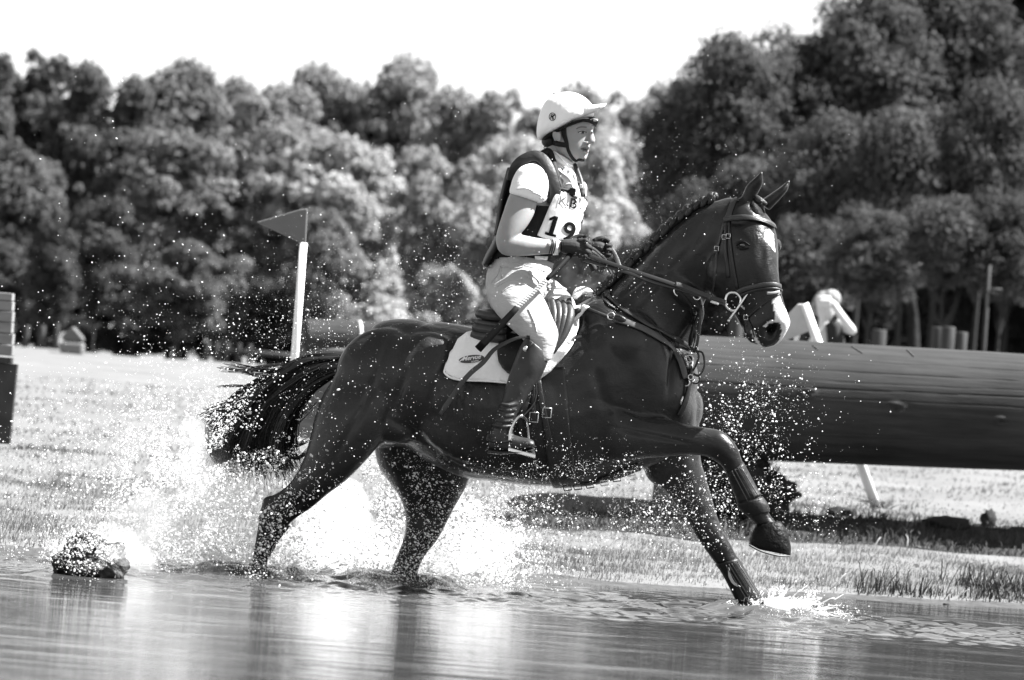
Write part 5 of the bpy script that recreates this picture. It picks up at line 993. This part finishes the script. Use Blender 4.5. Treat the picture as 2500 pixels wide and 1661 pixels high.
# number bib
bib = [(1354, 466), (1380, 471), (1405, 477), (1431, 479), (1434, 495), (1431, 515), (1424, 545), (1414, 572), (1406, 588), (1395, 592), (1350, 590), (1306, 579), (1318, 556), (1336, 515), (1348, 485)]
bibo = patch(vb, bib, .010, 6, -.2, .003, 'bib', mat('bib_cloth', .74, .7, .3, 10, .04, .003, 14), rd, 4); bb_ = bvh_of(bibo)
s = Soup(); strap(s, vb, [(1352, 463), (1380, 469), (1405, 476), (1433, 481)], .010, .004, .016, 5, -.2); s.build('bib_strap', M_vest, rd)
text_on(bb_, 'K', lin(1361, 499, 14, 10), 33, 'letter', mat('grey_ink', .06, .6), rd, .003, -.008, 0, -.2); text_on(bb_, '.', lin(1381, 502, 14, 10), 30, 'letter', M_ink, rd, .003, .01, 0, -.2)
text_on(bb_, 'B', lin(1388, 506, 12, 8), 33, 'letter', M_ink, rd, .003, .012, 0, -.2); text_on(bb_, '.', lin(1412, 510, 12, 8), 26, 'letter', M_ink, rd, .003, .01, 0, -.2); text_on(bb_, 'S', lin(1417, 509, 12, 8), 24, 'letter', mat('faint_ink', .3, .6), rd, .003, -.01, 0, -.2)
t19 = lin(1328, 571, 17, 17)
one = [(14, 0), (14, 6), (23, 6), (23, 50), (13, 44), (13, 51), (26, 60), (36, 60), (36, 6), (45, 6), (45, 0)]
patch(bb_, [t19(x * .82, y * .82) for x, y in [(2, 0), (2, 7), (12, 7), (12, 46), (2, 42), (2, 50), (14, 60), (25, 60), (25, 7), (35, 7), (35, 0)]], .0025, 4, -.2, .002, 'numeral', M_ink, rd)
text_on(bb_, '9', lin(1366, 583, 17, 15), 66, 'numeral', M_ink, rd, .003, .018, 0, -.2)
# label patch at the hem
patch(vb, [(1305, 624), (1336, 625), (1335, 633), (1306, 632)], .004, 5, -.2, .002, 'label', M_pad, rd)
# breeches
S = Soup()
S.rings([sec((1208, 618), (1352, 640), .145, -.05, R(10)), sec((1196, 645), (1348, 662), .165, -.05), sec((1187, 672), (1338, 690), .175, -.06), sec((1186, 705), (1325, 730), .18, -.06), sec((1196, 745), (1310, 770), .17, -.06), sec((1215, 780), (1300, 795), .13, -.06)], 4)
S.rings([sec((1188, 700), (1290, 660), .09, -.15), sec((1192, 725), (1304, 688), .10, -.20), sec((1206, 758), (1322, 718), .098, -.25), sec((1232, 788), (1340, 752), .088, -.30), sec((1258, 812), (1355, 785), .078, -.34), sec((1278, 832), (1364, 815), .070, -.365), sec((1290, 860), (1358, 845), .064, -.375), sec((1290, 890), (1345, 880), .055, -.385)], 4)
S.rings([sec((1290, 735), (1305, 645), .09, .05), sec((1320, 755), (1335, 668), .09, .12), sec((1350, 775), (1366, 695), .082, .19), sec((1375, 795), (1398, 728), .07, .23), sec((1385, 830), (1405, 760), .065, .25), sec((1350, 880), (1390, 850), .06, .28)], 4)
brc = fuse(S, 'breeches', M_breech, .007, rd, 4); bcb = bvh_of(brc)
s = Soup()
for a, w_ in (([(1207, 634), (1240, 641), (1280, 648), (1330, 662)], .005), ([(1200, 690), (1215, 672), (1222, 650)], .003), ([(1222, 650), (1224, 680)], .003), ([(1225, 652), (1260, 656), (1278, 650)], .003), ([(1290, 755), (1306, 790), (1310, 812)], .004), ([(1215, 700), (1240, 685), (1275, 684)], .006), ([(1225, 715), (1245, 700), (1285, 694)], .005), ([(1290, 668), (1310, 680), (1322, 700)], .006), ([(1285, 676), (1305, 690), (1315, 712)], .005)): strap(s, bcb, a, w_, .004, .001, 5, -.3)
s.build('seam', M_breech, rd)
s = Soup()
for i in range(4): strap(s, bcb, [(1336, 690 + i * 14), (1358, 686 + i * 15), (1382, 694 + i * 13)], .010, .010, .002, 5, .2)
s.build('fold', M_breech, rd)
# riding boots
S = Soup()
S.rings([sec((1284, 822), (1338, 866), .062, -.385), sec((1268, 850), (1338, 882), .066, -.39), sec((1256, 880), (1329, 905), .066, -.395), sec((1244, 912), (1315, 932), .060, -.40), sec((1234, 945), (1298, 955), .053, -.41), sec((1225, 975), (1282, 982), .047, -.415), sec((1215, 1005), (1266, 1010), .043, -.42), sec((1206, 1035), (1256, 1040), .040, -.425), sec((1198, 1058), (1252, 1062), .040, -.43), sec((1194, 1080), (1250, 1084), .038, -.43)], 4)
S.rings([sec((1196, 1055), (1191, 1100), .034, -.43), sec((1222, 1056), (1215, 1104), .038, -.43), sec((1248, 1060), (1244, 1104), .042, -.435), sec((1272, 1067), (1272, 1103), .045, -.44), sec((1292, 1071), (1294, 1099), .042, -.45), sec((1304, 1077), (1306, 1093), .028, -.455)], 4)
for i in range(5): S.tube([P(1222 - i * 5, 985 + i * 13, -.462), P(1240 - i * 3, 990 + i * 13, -.468), P(1262 - i * 3, 986 + i * 14, -.456)], [.006, .009, .006], 8, 3)
pass
bootn = fuse(S, 'riding_boot', M_bootr, .005, rd, 2)
s = Soup(); s.rings([sec((1192, 1096), (1190, 1108), .036, -.43), sec((1225, 1100), (1224, 1110), .040, -.43), sec((1275, 1101), (1276, 1106), .046, -.44), sec((1306, 1094), (1306, 1098), .03, -.455)], 3); s.build('sole', M_dk, bootn)
bt_b = bvh_of(bootn)
s = Soup(); strap(s, bt_b, [(1312, 820), (1302, 832), (1292, 846), (1284, 856)], .012, .004, .002, 4, -.4); s.build('tab', M_leather, bootn)
s = Soup(); p, n_ = onto(bt_b, 1284, 853, .004, -.45); s.blob(p, (.010, .004, .012)); s.build('badge', M_steel, bootn)
s = Soup(); s.tube([P(1194, 1060, -.47), P(1192, 1075, -.47), P(1225, 1080, -.475), P(1250, 1076, -.478)], .005, 8, 4); s.build('spur', M_leather, bootn)
mir = bootn.data.copy(); c2 = np.empty(len(mir.vertices) * 3); mir.vertices.foreach_get('co', c2); c2 = c2.reshape(-1, 3); c2[:, 1] = -.12 - c2[:, 1]; c2[:, 0] += .10; mir.vertices.foreach_set('co', c2.ravel()); mir.flip_normals(); link('riding_boot', mir, rd)
# gloved hands: palm, four curled fingers and thumb each
def hand(c, fwd, side, up, sc=1.0):
    S = Soup(); f, r_, u_ = fwd.normalized(), side.normalized(), up.normalized()
    def q(a, b, c_): return c + (f * a + r_ * b + u_ * c_) * sc
    S.tube([q(-.055, 0, 0), q(-.03, 0, .002), q(0, 0, .002), q(.025, 0, 0)], [.026, .031, .034, .030], 14, 3); S.blob(q(.0, 0, 0), (.045 * sc, .026 * sc, .036 * sc))
    for i in range(4):
        z = .030 - i * .020; L_ = (1.0, 1.08, 1.0, .85)[i]; rr = (.0105, .0108, .0102, .0092)[i]
        S.tube([q(.012, -.014, z), q(.040 * L_, -.018, z + .002), q(.058 * L_, -.006, z - .002), q(.056 * L_, .016, z - .006), q(.036 * L_, .024, z - .008)], [rr * 1.1, rr * 1.12, rr, rr * .95, rr * .8], 8, 3)
        S.blob(q(.042 * L_, -.021, z + .003), (rr * 1.25,) * 3)
    S.tube([q(-.015, .012, .028), q(.010, .012, .046), q(.034, .006, .050), q(.052, .002, .042)], [.014, .012, .011, .009], 8, 3)
    return S
fw = (P(1440, 612, -.22) - P(1370, 602, -.235)).normalized()
h1 = fuse(hand(P(1404, 606, -.245), fw, Vector((0, 1, 0)), Vector((-.1, 0, 1))), 'glove', M_glove, .0028, rd, 1)
s = Soup(); s.tube([P(1350, 603, -.24), P(1363, 603, -.24)], [.034, .033], 16); s.build('cuff', M_shirt, rd)
s = Soup()
for u0 in (1347, 1352, 1357): s.tube([P(u0 - 2, 586, -.27), P(u0, 596, -.283), P(u0 - 3, 608, -.283), P(u0 - 6, 619, -.27)], .0026, 6, 3)
s.build('bracelet', M_dk, rd)
h2 = fuse(hand(P(1458, 607, .02), Vector((1, 0, -.15)), Vector((0, -1, 0)), Vector((0, 0, 1)), .9), 'glove', M_glove, .0028, rd, 1)
s = Soup(); s.tube([P(1438, 634, -.2), P(1446, 650, -.2), P(1451, 661, -.2)], [.010, .014, .013], 12, 3); s.build('glove_thumb', M_glove, rd)
# whip
M_whip = mat('whip_black', .005, .75, .1); M_whipw = mat('whip_white_braid', .6, .5, .4, 60, .2)
wh = empty('whip', P(1264, 753, -.42), 'black riding whip with a white braided middle held across the thigh', 'whip')
def wq(u, v, y): return P(u, v, y)
s = Soup(); s.tube([wq(1167, 853, -.45), wq(1215, 802, -.435), wq(1262, 752, -.42)], [.0165, .0145, .012], 14, 3); s.build('flapper', M_whip, wh)
s = Soup()
a_, b_ = wq(1262, 752, -.42), wq(1334, 684, -.385); n_ = 15; d_ = (b_ - a_).normalized(); u1 = d_.cross(Vector((0, 1, 0))).normalized(); u2 = d_.cross(u1)
for q_ in range(2):
    s.tube([a_.lerp(b_, i / 60) + (u1 * math.cos(i * .75 + q_ * math.pi) + u2 * math.sin(i * .75 + q_ * math.pi)) * .0035 for i in range(61)], .0062, 7)
s.build('braid', M_whipw, wh)
s = Soup(); s.tube([b_, wq(1360, 658, -.34), wq(1382, 634, -.28), wq(1396, 618, -.245)], [.0085, .0105, .012, .012], 12, 3); s.tube([wq(1418, 584, -.235), wq(1428, 578, -.235), wq(1434, 588, -.23)], [.008, .011, .008], 10, 3); s.build('handle', M_whip, wh)

# ------------------------------------------------------------------ spectator behind the log
Yc = 14.0; kc = (CD + Yc) / FP; M_sk2 = mat('spectator_skin', .55, .6, .3); M_hair2 = mat('light_hair', .22, .7, .3, 30, .3, .01, 50); M_dkc = mat('dark_top', .02, .8, .2)
sp_ = empty('person', Vector((P(2000, 900, Yc).x, Yc, gz(P(2000, 900, Yc).x, Yc))), 'spectator with light hair behind the log, one bare arm raised to the face', 'person')
S = Soup(); bx_ = P(2000, 860, Yc)
S.rings([sec((1992, 722), (2040, 722), .05, Yc), sec((1990, 745), (2044, 745), .07, Yc), sec((1994, 765), (2038, 765), .065, Yc), sec((2002, 782), (2026, 782), .04, Yc)], 3)
S.rings([sec((2000, 770), (2024, 775), .045, Yc), sec((1996, 800), (2022, 800), .05, Yc), sec((1975, 830), (2030, 830), .10, Yc), sec((1960, 900), (2045, 900), .12, Yc), sec((1965, 1000), (2040, 1000), .12, Yc), sec((1975, 1090), (2040, 1090), .10, Yc)], 3)
S.tube([P(2020, 735, Yc - .12), P(2034, 742, Yc - .16), P(2054, 772, Yc - .2), P(2082, 808, Yc - .18)], [.022, .030, .034, .036], 12, 3); S.tube([P(2082, 808, Yc - .18), P(2062, 800, Yc - .05), P(2044, 785, Yc)], [.038, .04, .04], 12, 3)
for x_ in (-.09, .09): S.tube([P(2008, 1080, Yc) + Vector((x_, 0, 0)), P(2012, 1120, Yc) + Vector((x_, 0, 0)), Vector((P(2012, 1120, Yc).x + x_, Yc, gz(bx_.x, Yc) + .03))], [.08, .06, .045], 12, 3)
fuse(S, 'body', M_sk2, .012, sp_, 3)
s = Soup(); s.blob(P(2014, 738, Yc + .05), (.10, .09, .095)); s.blob(P(2030, 730, Yc + .02), (.08, .07, .08)); s.blob(P(1990, 752, Yc + .02), (.04, .05, .07)); s.blob(P(2036, 752, Yc + .06), (.04, .05, .06)); fuse(s, 'hair', M_hair2, .012, sp_, 3)
s = Soup(); s.rings([sec((2016, 790), (2050, 785), .10, Yc - .02), sec((2014, 830), (2062, 830), .12, Yc - .02), sec((1990, 880), (2062, 880), .13, Yc), sec((1980, 960), (2050, 960), .135, Yc)], 3); s.build('top', M_dkc, sp_)
s = Soup(); s.box(P(2014, 742, Yc - .15), (.05, .04, .035)); s.build('camera', M_sk2, sp_, False, .01)
s = Soup(); s.tube([P(1950, 808, Yc + .1), P(1944, 830, Yc + .1), P(1940, 880, Yc + .1)], [.022, .02, .02], 10, 2); s.build('shoulder_bag_strap', M_white, sp_)
# ------------------------------------------------------------------ splash: drops, strings and crowns of thrown water
def mat_drop():
    m = bpy.data.materials.new('thrown_water'); m.use_nodes = True; n = m.node_tree.nodes; L = m.node_tree.links; b = n['Principled BSDF']
    b.inputs['Base Color'].default_value = (.92, .92, .92, 1); b.inputs['Roughness'].default_value = .12; b.inputs['Specular IOR Level'].default_value = .7
    tp = n.new('ShaderNodeBsdfTransparent'); m2 = n.new('ShaderNodeMixShader'); m2.inputs[0].default_value = .38
    t = n.new('ShaderNodeBsdfTranslucent'); t.inputs['Color'].default_value = (.9, .9, .9, 1); mx = n.new('ShaderNodeMixShader'); mx.inputs[0].default_value = .45
    L.new(b.outputs[0], mx.inputs[1]); L.new(t.outputs[0], mx.inputs[2]); L.new(mx.outputs[0], m2.inputs[1]); L.new(tp.outputs[0], m2.inputs[2]); L.new(m2.outputs[0], n['Material Output'].inputs[0]); return m
M_drop = mat_drop()
def drops_gn(name, pts, rad, label, cat='spray', streak=None):
    me = bpy.data.meshes.new(name); me.vertices.add(len(pts)); me.vertices.foreach_set('co', pts.astype(np.float32).ravel())
    a = me.attributes.new('r', 'FLOAT', 'POINT'); a.data.foreach_set('value', rad.astype(np.float32))
    v = me.attributes.new('rot', 'FLOAT_VECTOR', 'POINT'); v.data.foreach_set('vector', (streak if streak is not None else np.zeros((len(pts), 3))).astype(np.float32).ravel())
    e = me.attributes.new('scl', 'FLOAT_VECTOR', 'POINT'); st = 1 + .9 * rng.random(len(pts)) ** 2; e.data.foreach_set('vector', (np.stack([rad * st, rad * .95, rad], 1)).astype(np.float32).ravel())
    o = link(name, me); g = bpy.data.node_groups.new('drops', 'GeometryNodeTree'); g.interface.new_socket('Geometry', in_out='INPUT', socket_type='NodeSocketGeometry'); g.interface.new_socket('Geometry', in_out='OUTPUT', socket_type='NodeSocketGeometry')
    N = g.nodes; i = N.new('NodeGroupInput'); ou = N.new('NodeGroupOutput'); ic = N.new('GeometryNodeMeshIcoSphere'); ic.inputs['Radius'].default_value = 1; ic.inputs['Subdivisions'].default_value = 2
    ss = N.new('GeometryNodeSetShadeSmooth'); sm_ = N.new('GeometryNodeSetMaterial'); sm_.inputs['Material'].default_value = M_drop
    ip = N.new('GeometryNodeInstanceOnPoints'); na = N.new('GeometryNodeInputNamedAttribute'); na.data_type = 'FLOAT_VECTOR'; na.inputs['Name'].default_value = 'scl'
    nr = N.new('GeometryNodeInputNamedAttribute'); nr.data_type = 'FLOAT_VECTOR'; nr.inputs['Name'].default_value = 'rot'
    L = g.links; L.new(ic.outputs[0], ss.inputs[0]); L.new(ss.outputs[0], sm_.inputs[0]); L.new(i.outputs[0], ip.inputs['Points']); L.new(sm_.outputs[0], ip.inputs['Instance']); L.new(na.outputs['Attribute'], ip.inputs['Scale']); L.new(nr.outputs['Attribute'], ip.inputs['Rotation']); L.new(ip.outputs[0], ou.inputs[0])
    md = o.modifiers.new('g', 'NODES'); md.node_group = g; me.materials.append(M_drop)
    return tag(o, label, cat, None, 'stuff')
LIMBS = [([(1567, 1118), (1585, 1015), (1723, 1040), (1786, 1065), (1818, 1120), (1865, 1205), (1925, 1300), (1930, 1358), (1828, 1335), (1800, 1240), (1763, 1150), (1714, 1113)], .6, .7),
         ([(1560, 1110), (1715, 1110), (1740, 1215), (1790, 1335), (1870, 1480), (1820, 1500), (1740, 1370), (1660, 1243), (1590, 1180)], .6, .45),
         ([(870, 870), (740, 870), (640, 930), (570, 1040), (556, 1150), (640, 1160), (690, 1060), (745, 985)], .6, .5),
         ([(768, 1018), (745, 1107), (714, 1172), (643, 1220), (628, 1290), (612, 1400), (665, 1400), (700, 1310), (790, 1225), (850, 1175), (915, 1105), (960, 1050)], -.1, .55),
         ([(915, 1060), (915, 1116), (969, 1205), (991, 1277), (962, 1375), (942, 1433), (1020, 1433), (1076, 1312), (1116, 1232), (1147, 1170), (1100, 1060)], .3, .6)]
def cloud(specs):
    """specs: (u, v, su, sv, angle, n, rmin, rmax, Y, sY)"""
    A, Rr, RO = [], [], []
    for (u, v, su, sv, an, n, r0, r1, Y, sY) in specs:
        x, y = rng.normal(size=n) * su, rng.normal(size=n) * sv; ca, sa = math.cos(R(an)), math.sin(R(an)); U = u + x * ca - y * sa; V = v + x * sa + y * ca
        # break the even cloud into puffs
        k = vnoise(U / 40, V / 40, 1, 41) + .6 * vnoise(U / 14, V / 14, 1, 42) + .3 * rng.random(n) > .72; U, V = U[k], V[k]; n = len(U)
        YY = Y + rng.normal(size=n) * sY; pts = Pn(U, V, YY)
        thin = np.zeros(n, bool)          # the water is thrown outward and behind the limbs, few drops cross in front of them
        for pl, yl, pr in LIMBS: thin |= in_poly(np.stack([U, V], 1), pl) & (YY < yl) & (rng.random(n) < pr)
        thin &= True; pts = pts[~thin]; n = len(pts); r = .68 * (r0 + 1.35 * (r1 - r0) * rng.random(n) ** 7)
        ok = pts[:, 2] > .003; A.append(pts[ok]); Rr.append(r[ok]); ro = np.zeros((ok.sum(), 3)); ro[:, 1] = R(25) + rng.normal(size=ok.sum()) * .5; RO.append(ro)
    return np.concatenate(A), np.concatenate(Rr), np.concatenate(RO)
mm = .001
# fine spray flung up behind the horse, thinning with height
p_, r_, o_ = cloud([(760, 800, 260, 130, 0, 1200, .8 * mm, 2.8 * mm, -.1, .35), (700, 900, 150, 110, 0, 1100, .8 * mm, 3.4 * mm, -.15, .3), (560, 620, 330, 180, 10, 650, .8 * mm, 3.2 * mm, 0, .5), (300, 780, 240, 160, 0, 450, .8 * mm, 3.4 * mm, .1, .5),
                    (1000, 640, 200, 120, 0, 550, .8 * mm, 3.0 * mm, .1, .4), (1150, 450, 220, 150, 0, 420, .8 * mm, 2.6 * mm, .1, .4), (1100, 680, 80, 60, 0, 900, 1 * mm, 3.0 * mm, 0, .3), (880, 760, 120, 70, 0, 900, .9 * mm, 3.4 * mm, .2, .2)])
drops_gn('fine_spray', p_, r_, 'fine white droplets hanging in the air behind the rider and tail', 'spray', o_)
p_, r_, o_ = cloud([(1560, 600, 110, 110, -35, 380, 1 * mm, 3.0 * mm, -.1, .35), (1480, 700, 60, 60, 0, 220, 1 * mm, 3.4 * mm, -.2, .3), (1700, 450, 170, 110, 0, 300, .9 * mm, 2.6 * mm, 0, .4), (1400, 560, 90, 120, 0, 260, .9 * mm, 2.4 * mm, -.1, .4), (1790, 800, 60, 50, 0, 160, 1 * mm, 3.2 * mm, -.45, .1)])
drops_gn('neck_spray', p_, r_, 'scattered droplets above the mane and around the head', 'spray', o_)
# drops in front of flank and boot
p_, r_, o_ = cloud([(1350, 1115, 150, 42, 0, 600, .8 * mm, 3.0 * mm, -.55, .08), (1230, 1000, 140, 80, 0, 300, .8 * mm, 2.6 * mm, -.6, .08), (950, 980, 130, 120, 0, 280, .7 * mm, 2.6 * mm, -.5, .08), (1420, 1145, 120, 24, 0, 900, .9 * mm, 3.4 * mm, -.5, .08), (820, 1090, 90, 90, 0, 450, .8 * mm, 3.2 * mm, -.45, .08), (640, 1000, 60, 90, 20, 600, .8 * mm, 3.2 * mm, -.15, .1), (620, 1120, 60, 40, 0, 700, 1.3 * mm, 4.6 * mm, -.15, .1)])
drops_gn('flank_spray', p_, r_, 'white drops in front of the flank, boot and tail', 'spray', o_)
# thrown arc in front of the log, from the knees
p_, r_, o_ = cloud([(1800, 1010, 78, 60, -25, 1300, .8 * mm, 4.6 * mm, .0, .15), (1870, 960, 110, 60, 0, 420, .9 * mm, 4.2 * mm, -.1, .2), (1900, 1060, 90, 60, 0, 300, .9 * mm, 4.0 * mm, -.3, .2), (1780, 1180, 80, 70, 0, 1000, .9 * mm, 4.2 * mm, -.1, .2), (1660, 1200, 70, 60, 0, 1500, .9 * mm, 4.2 * mm, -.05, .2), (1540, 1250, 110, 50, 0, 2600, .9 * mm, 4.4 * mm, -.1, .2), (1870, 1170, 60, 50, 0, 900, .9 * mm, 4.2 * mm, 0, .15), (1700, 1280, 60, 60, 30, 700, .9 * mm, 4.0 * mm, -.1, .12), (1990, 1270, 60, 40, 0, 260, 1.3 * mm, 3.6 * mm, -.1, .1)])
drops_gn('foreleg_spray', p_, r_, 'bright drops bursting around both forelegs in front of the log', 'spray', o_)
# heavy water round the hind legs
p_, r_, o_ = cloud([(470, 1200, 130, 110, -30, 22000, 1.3 * mm, 5.0 * mm, .0, .28), (300, 1140, 170, 130, 0, 5500, 1.2 * mm, 4.6 * mm, .1, .3), (560, 1100, 80, 60, -20, 6500, 1.4 * mm, 5.0 * mm, -.02, .2), (700, 1350, 190, 48, 0, 14000, 1.3 * mm, 5.0 * mm, .45, .2), (820, 1290, 100, 90, 0, 14000, 1.4 * mm, 5.4 * mm, .62, .15), (830, 1375, 110, 34, 0, 16000, 1.5 * mm, 5.2 * mm, .5, .15), (1120, 1320, 90, 70, 20, 16000, 1.4 * mm, 5.2 * mm, .5, .2), (1060, 1385, 110, 30, 0, 12000, 1.4 * mm, 5.0 * mm, .5, .2),
                    (700, 1200, 60, 60, -35, 1700, 1.8 * mm, 6.5 * mm, -.28, .05), (650, 1330, 45, 60, 0, 2600, 1.8 * mm, 6.5 * mm, -.26, .05), (1050, 1180, 80, 70, 0, 4200, 1.4 * mm, 5.4 * mm, -.05, .08), (1010, 1350, 60, 70, 0, 5200, 1.3 * mm, 4.6 * mm, .02, .07), (1230, 1260, 90, 60, 0, 5200, 1.3 * mm, 4.6 * mm, .15, .25), (960, 1240, 70, 70, 0, 2500, 1.3 * mm, 4.8 * mm, .3, .15), (1010, 1415, 120, 18, 0, 5000, 1.2 * mm, 4.6 * mm, -.1, .1), (640, 1400, 120, 16, 0, 4500, 1.2 * mm, 4.6 * mm, -.25, .1), (225, 1345, 55, 28, 0, 2600, 1.2 * mm, 4.2 * mm, -1.36, .04), (330, 1350, 150, 30, 0, 8000, 1.3 * mm, 4.6 * mm, -.1, .2)])
drops_gn('hind_spray', p_, r_, 'dense white water thrown up around both hind legs', 'spray', o_)
# burst at the leading hoof
p_, r_, o_ = cloud([(1915, 1490, 42, 26, -10, 9000, 1.2 * mm, 4.4 * mm, .1, .12), (1960, 1505, 60, 14, 0, 4000, 1.2 * mm, 4.0 * mm, .1, .12), (1880, 1500, 30, 14, 0, 3000, 1.2 * mm, 4.2 * mm, .02, .08)])
drops_gn('hoof_burst', p_, r_, 'small white splash where the leading hoof strikes the pond', 'spray', o_)
# strings and ragged sheets of water: thin blown threads on ballistic paths
def strings(name, c, n, v0, spread, label, rad=.0022, lean=(0, 0, 1), tmax=.22, seed=1):
    r = random.Random(seed); S = Soup()
    for i in range(n):
        a = r.uniform(0, 6.283); sp = v0 * r.uniform(.35, 1); d = Vector((math.cos(a) * spread + lean[0] * r.random(), math.sin(a) * spread * .6 + lean[1], lean[2] * r.uniform(.5, 1.1))) * sp
        p0 = c + Vector((math.cos(a) * r.uniform(.03, .12), math.sin(a) * r.uniform(.03, .12), 0)); t0 = r.uniform(0, tmax * .4); t1 = t0 + r.uniform(.02, .07)
        m_ = 6; pts = []
        for j in range(m_):
            t = t0 + (t1 - t0) * j / (m_ - 1); q = p0 + d * t + Vector((0, 0, -4.9 * t * t)) + Vector((r.gauss(0, .004),) * 3); pts.append(q)
        if min(q.z for q in pts) < 0: continue
        k = rad * r.uniform(.4, 1.5); S.tube(pts, [k * .3, k, k * .6, k * 1.2, k * .7, k * .2], 5)
    return tag(S.build(name, M_drop), label, 'splash', None, 'stuff')
strings('water_threads', P(590, 1395, .15), 110, 2.6, .5, 'threads of water torn from the pond by the near hind leg', .0018, (-.9, 0, 1), .3, 2)
strings('water_threads', P(985, 1415, .45), 110, 2.5, .6, 'threads of water torn from the pond by the far hind leg', .0018, (.4, 0, 1), .3, 3)
strings('water_threads', P(1870, 1508, .06), 320, 2.0, .5, 'threads of water round the leading hoof', .0022, (.9, 0, .9), .16, 4)
# crown sheets: thin torn walls of water standing round each leg, holes where they have ripped
def crown_sheet(name, c, r0, r1, h, a0, a1, seed, label, ny=26, na=130, lean=.5):
    T = np.linspace(0, 1, ny); A = np.linspace(a0, a1, na); tt, aa = np.meshgrid(T, A, indexing='ij')
    hh = h * (.45 + .75 * vnoise(aa * 3, aa * 0 + seed, 1.3, seed)) * np.sin((aa - a0) / (a1 - a0) * np.pi) ** .4
    rr = r0 + (r1 - r0) * tt ** 1.3 + .03 * (vnoise(aa * 6, tt * 3, 1, seed + 1) - .5)
    x = c.x + rr * np.cos(aa); y = c.y + rr * np.sin(aa) * .8; z = hh * tt + .02 * (vnoise(aa * 14, tt * 7, 1, seed + 2) - .5) * tt - .01
    keep = vnoise(aa * 16, tt * 9, 1, seed + 3) + .5 * vnoise(aa * 40, tt * 20, 1, seed + 4) + .35 * vnoise(aa * 6, tt * 2, 1, seed + 5) > .45 + .85 * tt ** 1.2
    V = np.stack([x, y, z], -1).reshape(-1, 3); F = []
    for i in range(ny - 1):
        for j in range(na - 1):
            if keep[i, j] and keep[i + 1, j] and keep[i, j + 1]: F.append((i * na + j, i * na + j + 1, (i + 1) * na + j + 1, (i + 1) * na + j))
    o = link(name, mesh_np(name, V, np.array(F), M_drop)); sd = o.modifiers.new('t', 'SOLIDIFY'); sd.thickness = .004; sb_ = o.modifiers.new('s', 'SUBSURF'); sb_.levels = sb_.render_levels = 1; bake(o)
    return tag(o, label, 'splash', None, 'stuff')
crown_sheet('water_crown', P(610, 1395, .12), .10, .30, .20, 2.0, 5.6, 5, 'torn wall of water rising left of the near hind leg')
crown_sheet('water_crown', P(690, 1395, .3), .12, .34, .13, -1.2, 1.4, 6, 'torn wall of water rising right of the near hind leg')
crown_sheet('water_crown', P(1000, 1410, .42), .12, .36, .15, -1.6, 1.2, 7, 'torn wall of water thrown forward of the far hind leg')
crown_sheet('water_crown', P(900, 1400, .45), .10, .30, .14, 1.9, 4.4, 8, 'torn wall of water left of the far hind leg')
crown_sheet('water_crown', P(1880, 1508, .05), .05, .18, .10, -1.4, 2.2, 9, 'small torn sheet of water ahead of the leading hoof')

# the finest part of the spray hangs as a pale mist round the legs
def mist(name, puffs, dens, label, seed):
    r = random.Random(seed); S = Soup()
    for (u, v, Y, rx, rz) in puffs:
        for k in range(5):
            c = P(u + r.gauss(0, rx * .45) * 600, v + r.gauss(0, rz * .4) * 600, Y + r.gauss(0, .04)); k_ = r.uniform(.35, .8); c.z = max(c.z, rz * k_ * .75 + .015)
            S.blob(c, (rx * k_, rx * k_ * .7, rz * k_), rotY(r.uniform(-30, 30)))
    m = bpy.data.materials.new(name); m.use_nodes = True; n = m.node_tree.nodes; L = m.node_tree.links; n.remove(n['Principled BSDF'])
    vp = n.new('ShaderNodeVolumePrincipled'); vp.inputs['Color'].default_value = (.98, .98, .98, 1); vp.inputs['Density'].default_value = dens; vp.inputs['Anisotropy'].default_value = .2; L.new(vp.outputs[0], n['Material Output'].inputs['Volume'])
    m.cycles.homogeneous_volume = True
    o = fuse(S, name, m, .025, None, 3)
    o.data.materials.clear(); o.data.materials.append(m); return tag(o, label, 'mist', None, 'stuff')
mist('spray_mist', [(380, 1260, .05, .16, .14), (470, 1190, .05, .17, .17), (530, 1120, .05, .14, .14), (430, 1320, 0, .2, .10), (560, 1280, .02, .14, .16), (300, 1280, .1, .14, .10), (600, 1340, .1, .12, .08)], 3.3, 'pale mist of spray left of the near hind leg', 1)
mist('spray_mist', [(740, 1340, .6, .14, .10), (800, 1280, .6, .13, .14), (860, 1330, .6, .14, .12), (860, 1220, .65, .10, .12), (780, 1375, .55, .18, .07), (900, 1375, .55, .12, .08), (730, 1300, .6, .08, .08), (800, 1180, .6, .10, .09)], 3.6, 'pale mist of spray between the two hind legs', 2)
mist('spray_mist', [(1090, 1320, .55, .12, .12), (1150, 1350, .55, .14, .10), (1120, 1270, .6, .10, .10), (1080, 1380, .5, .12, .07), (1210, 1320, .6, .12, .08), (1160, 1240, .6, .08, .08)], 4.0, 'pale mist of spray thrown forward of the far hind leg', 3)
mist('spray_mist', [(300, 1330, -1.0, .10, .09), (250, 1350, -1.3, .08, .07), (350, 1370, -.9, .12, .05)], 3.0, 'thin mist of spray round the stump', 5)
mist('spray_mist', [(1900, 1490, .08, .08, .05), (1940, 1500, .08, .07, .04)], 9.0, 'pale puff of spray at the leading hoof', 4)
scn.cycles.volume_bounces = 4
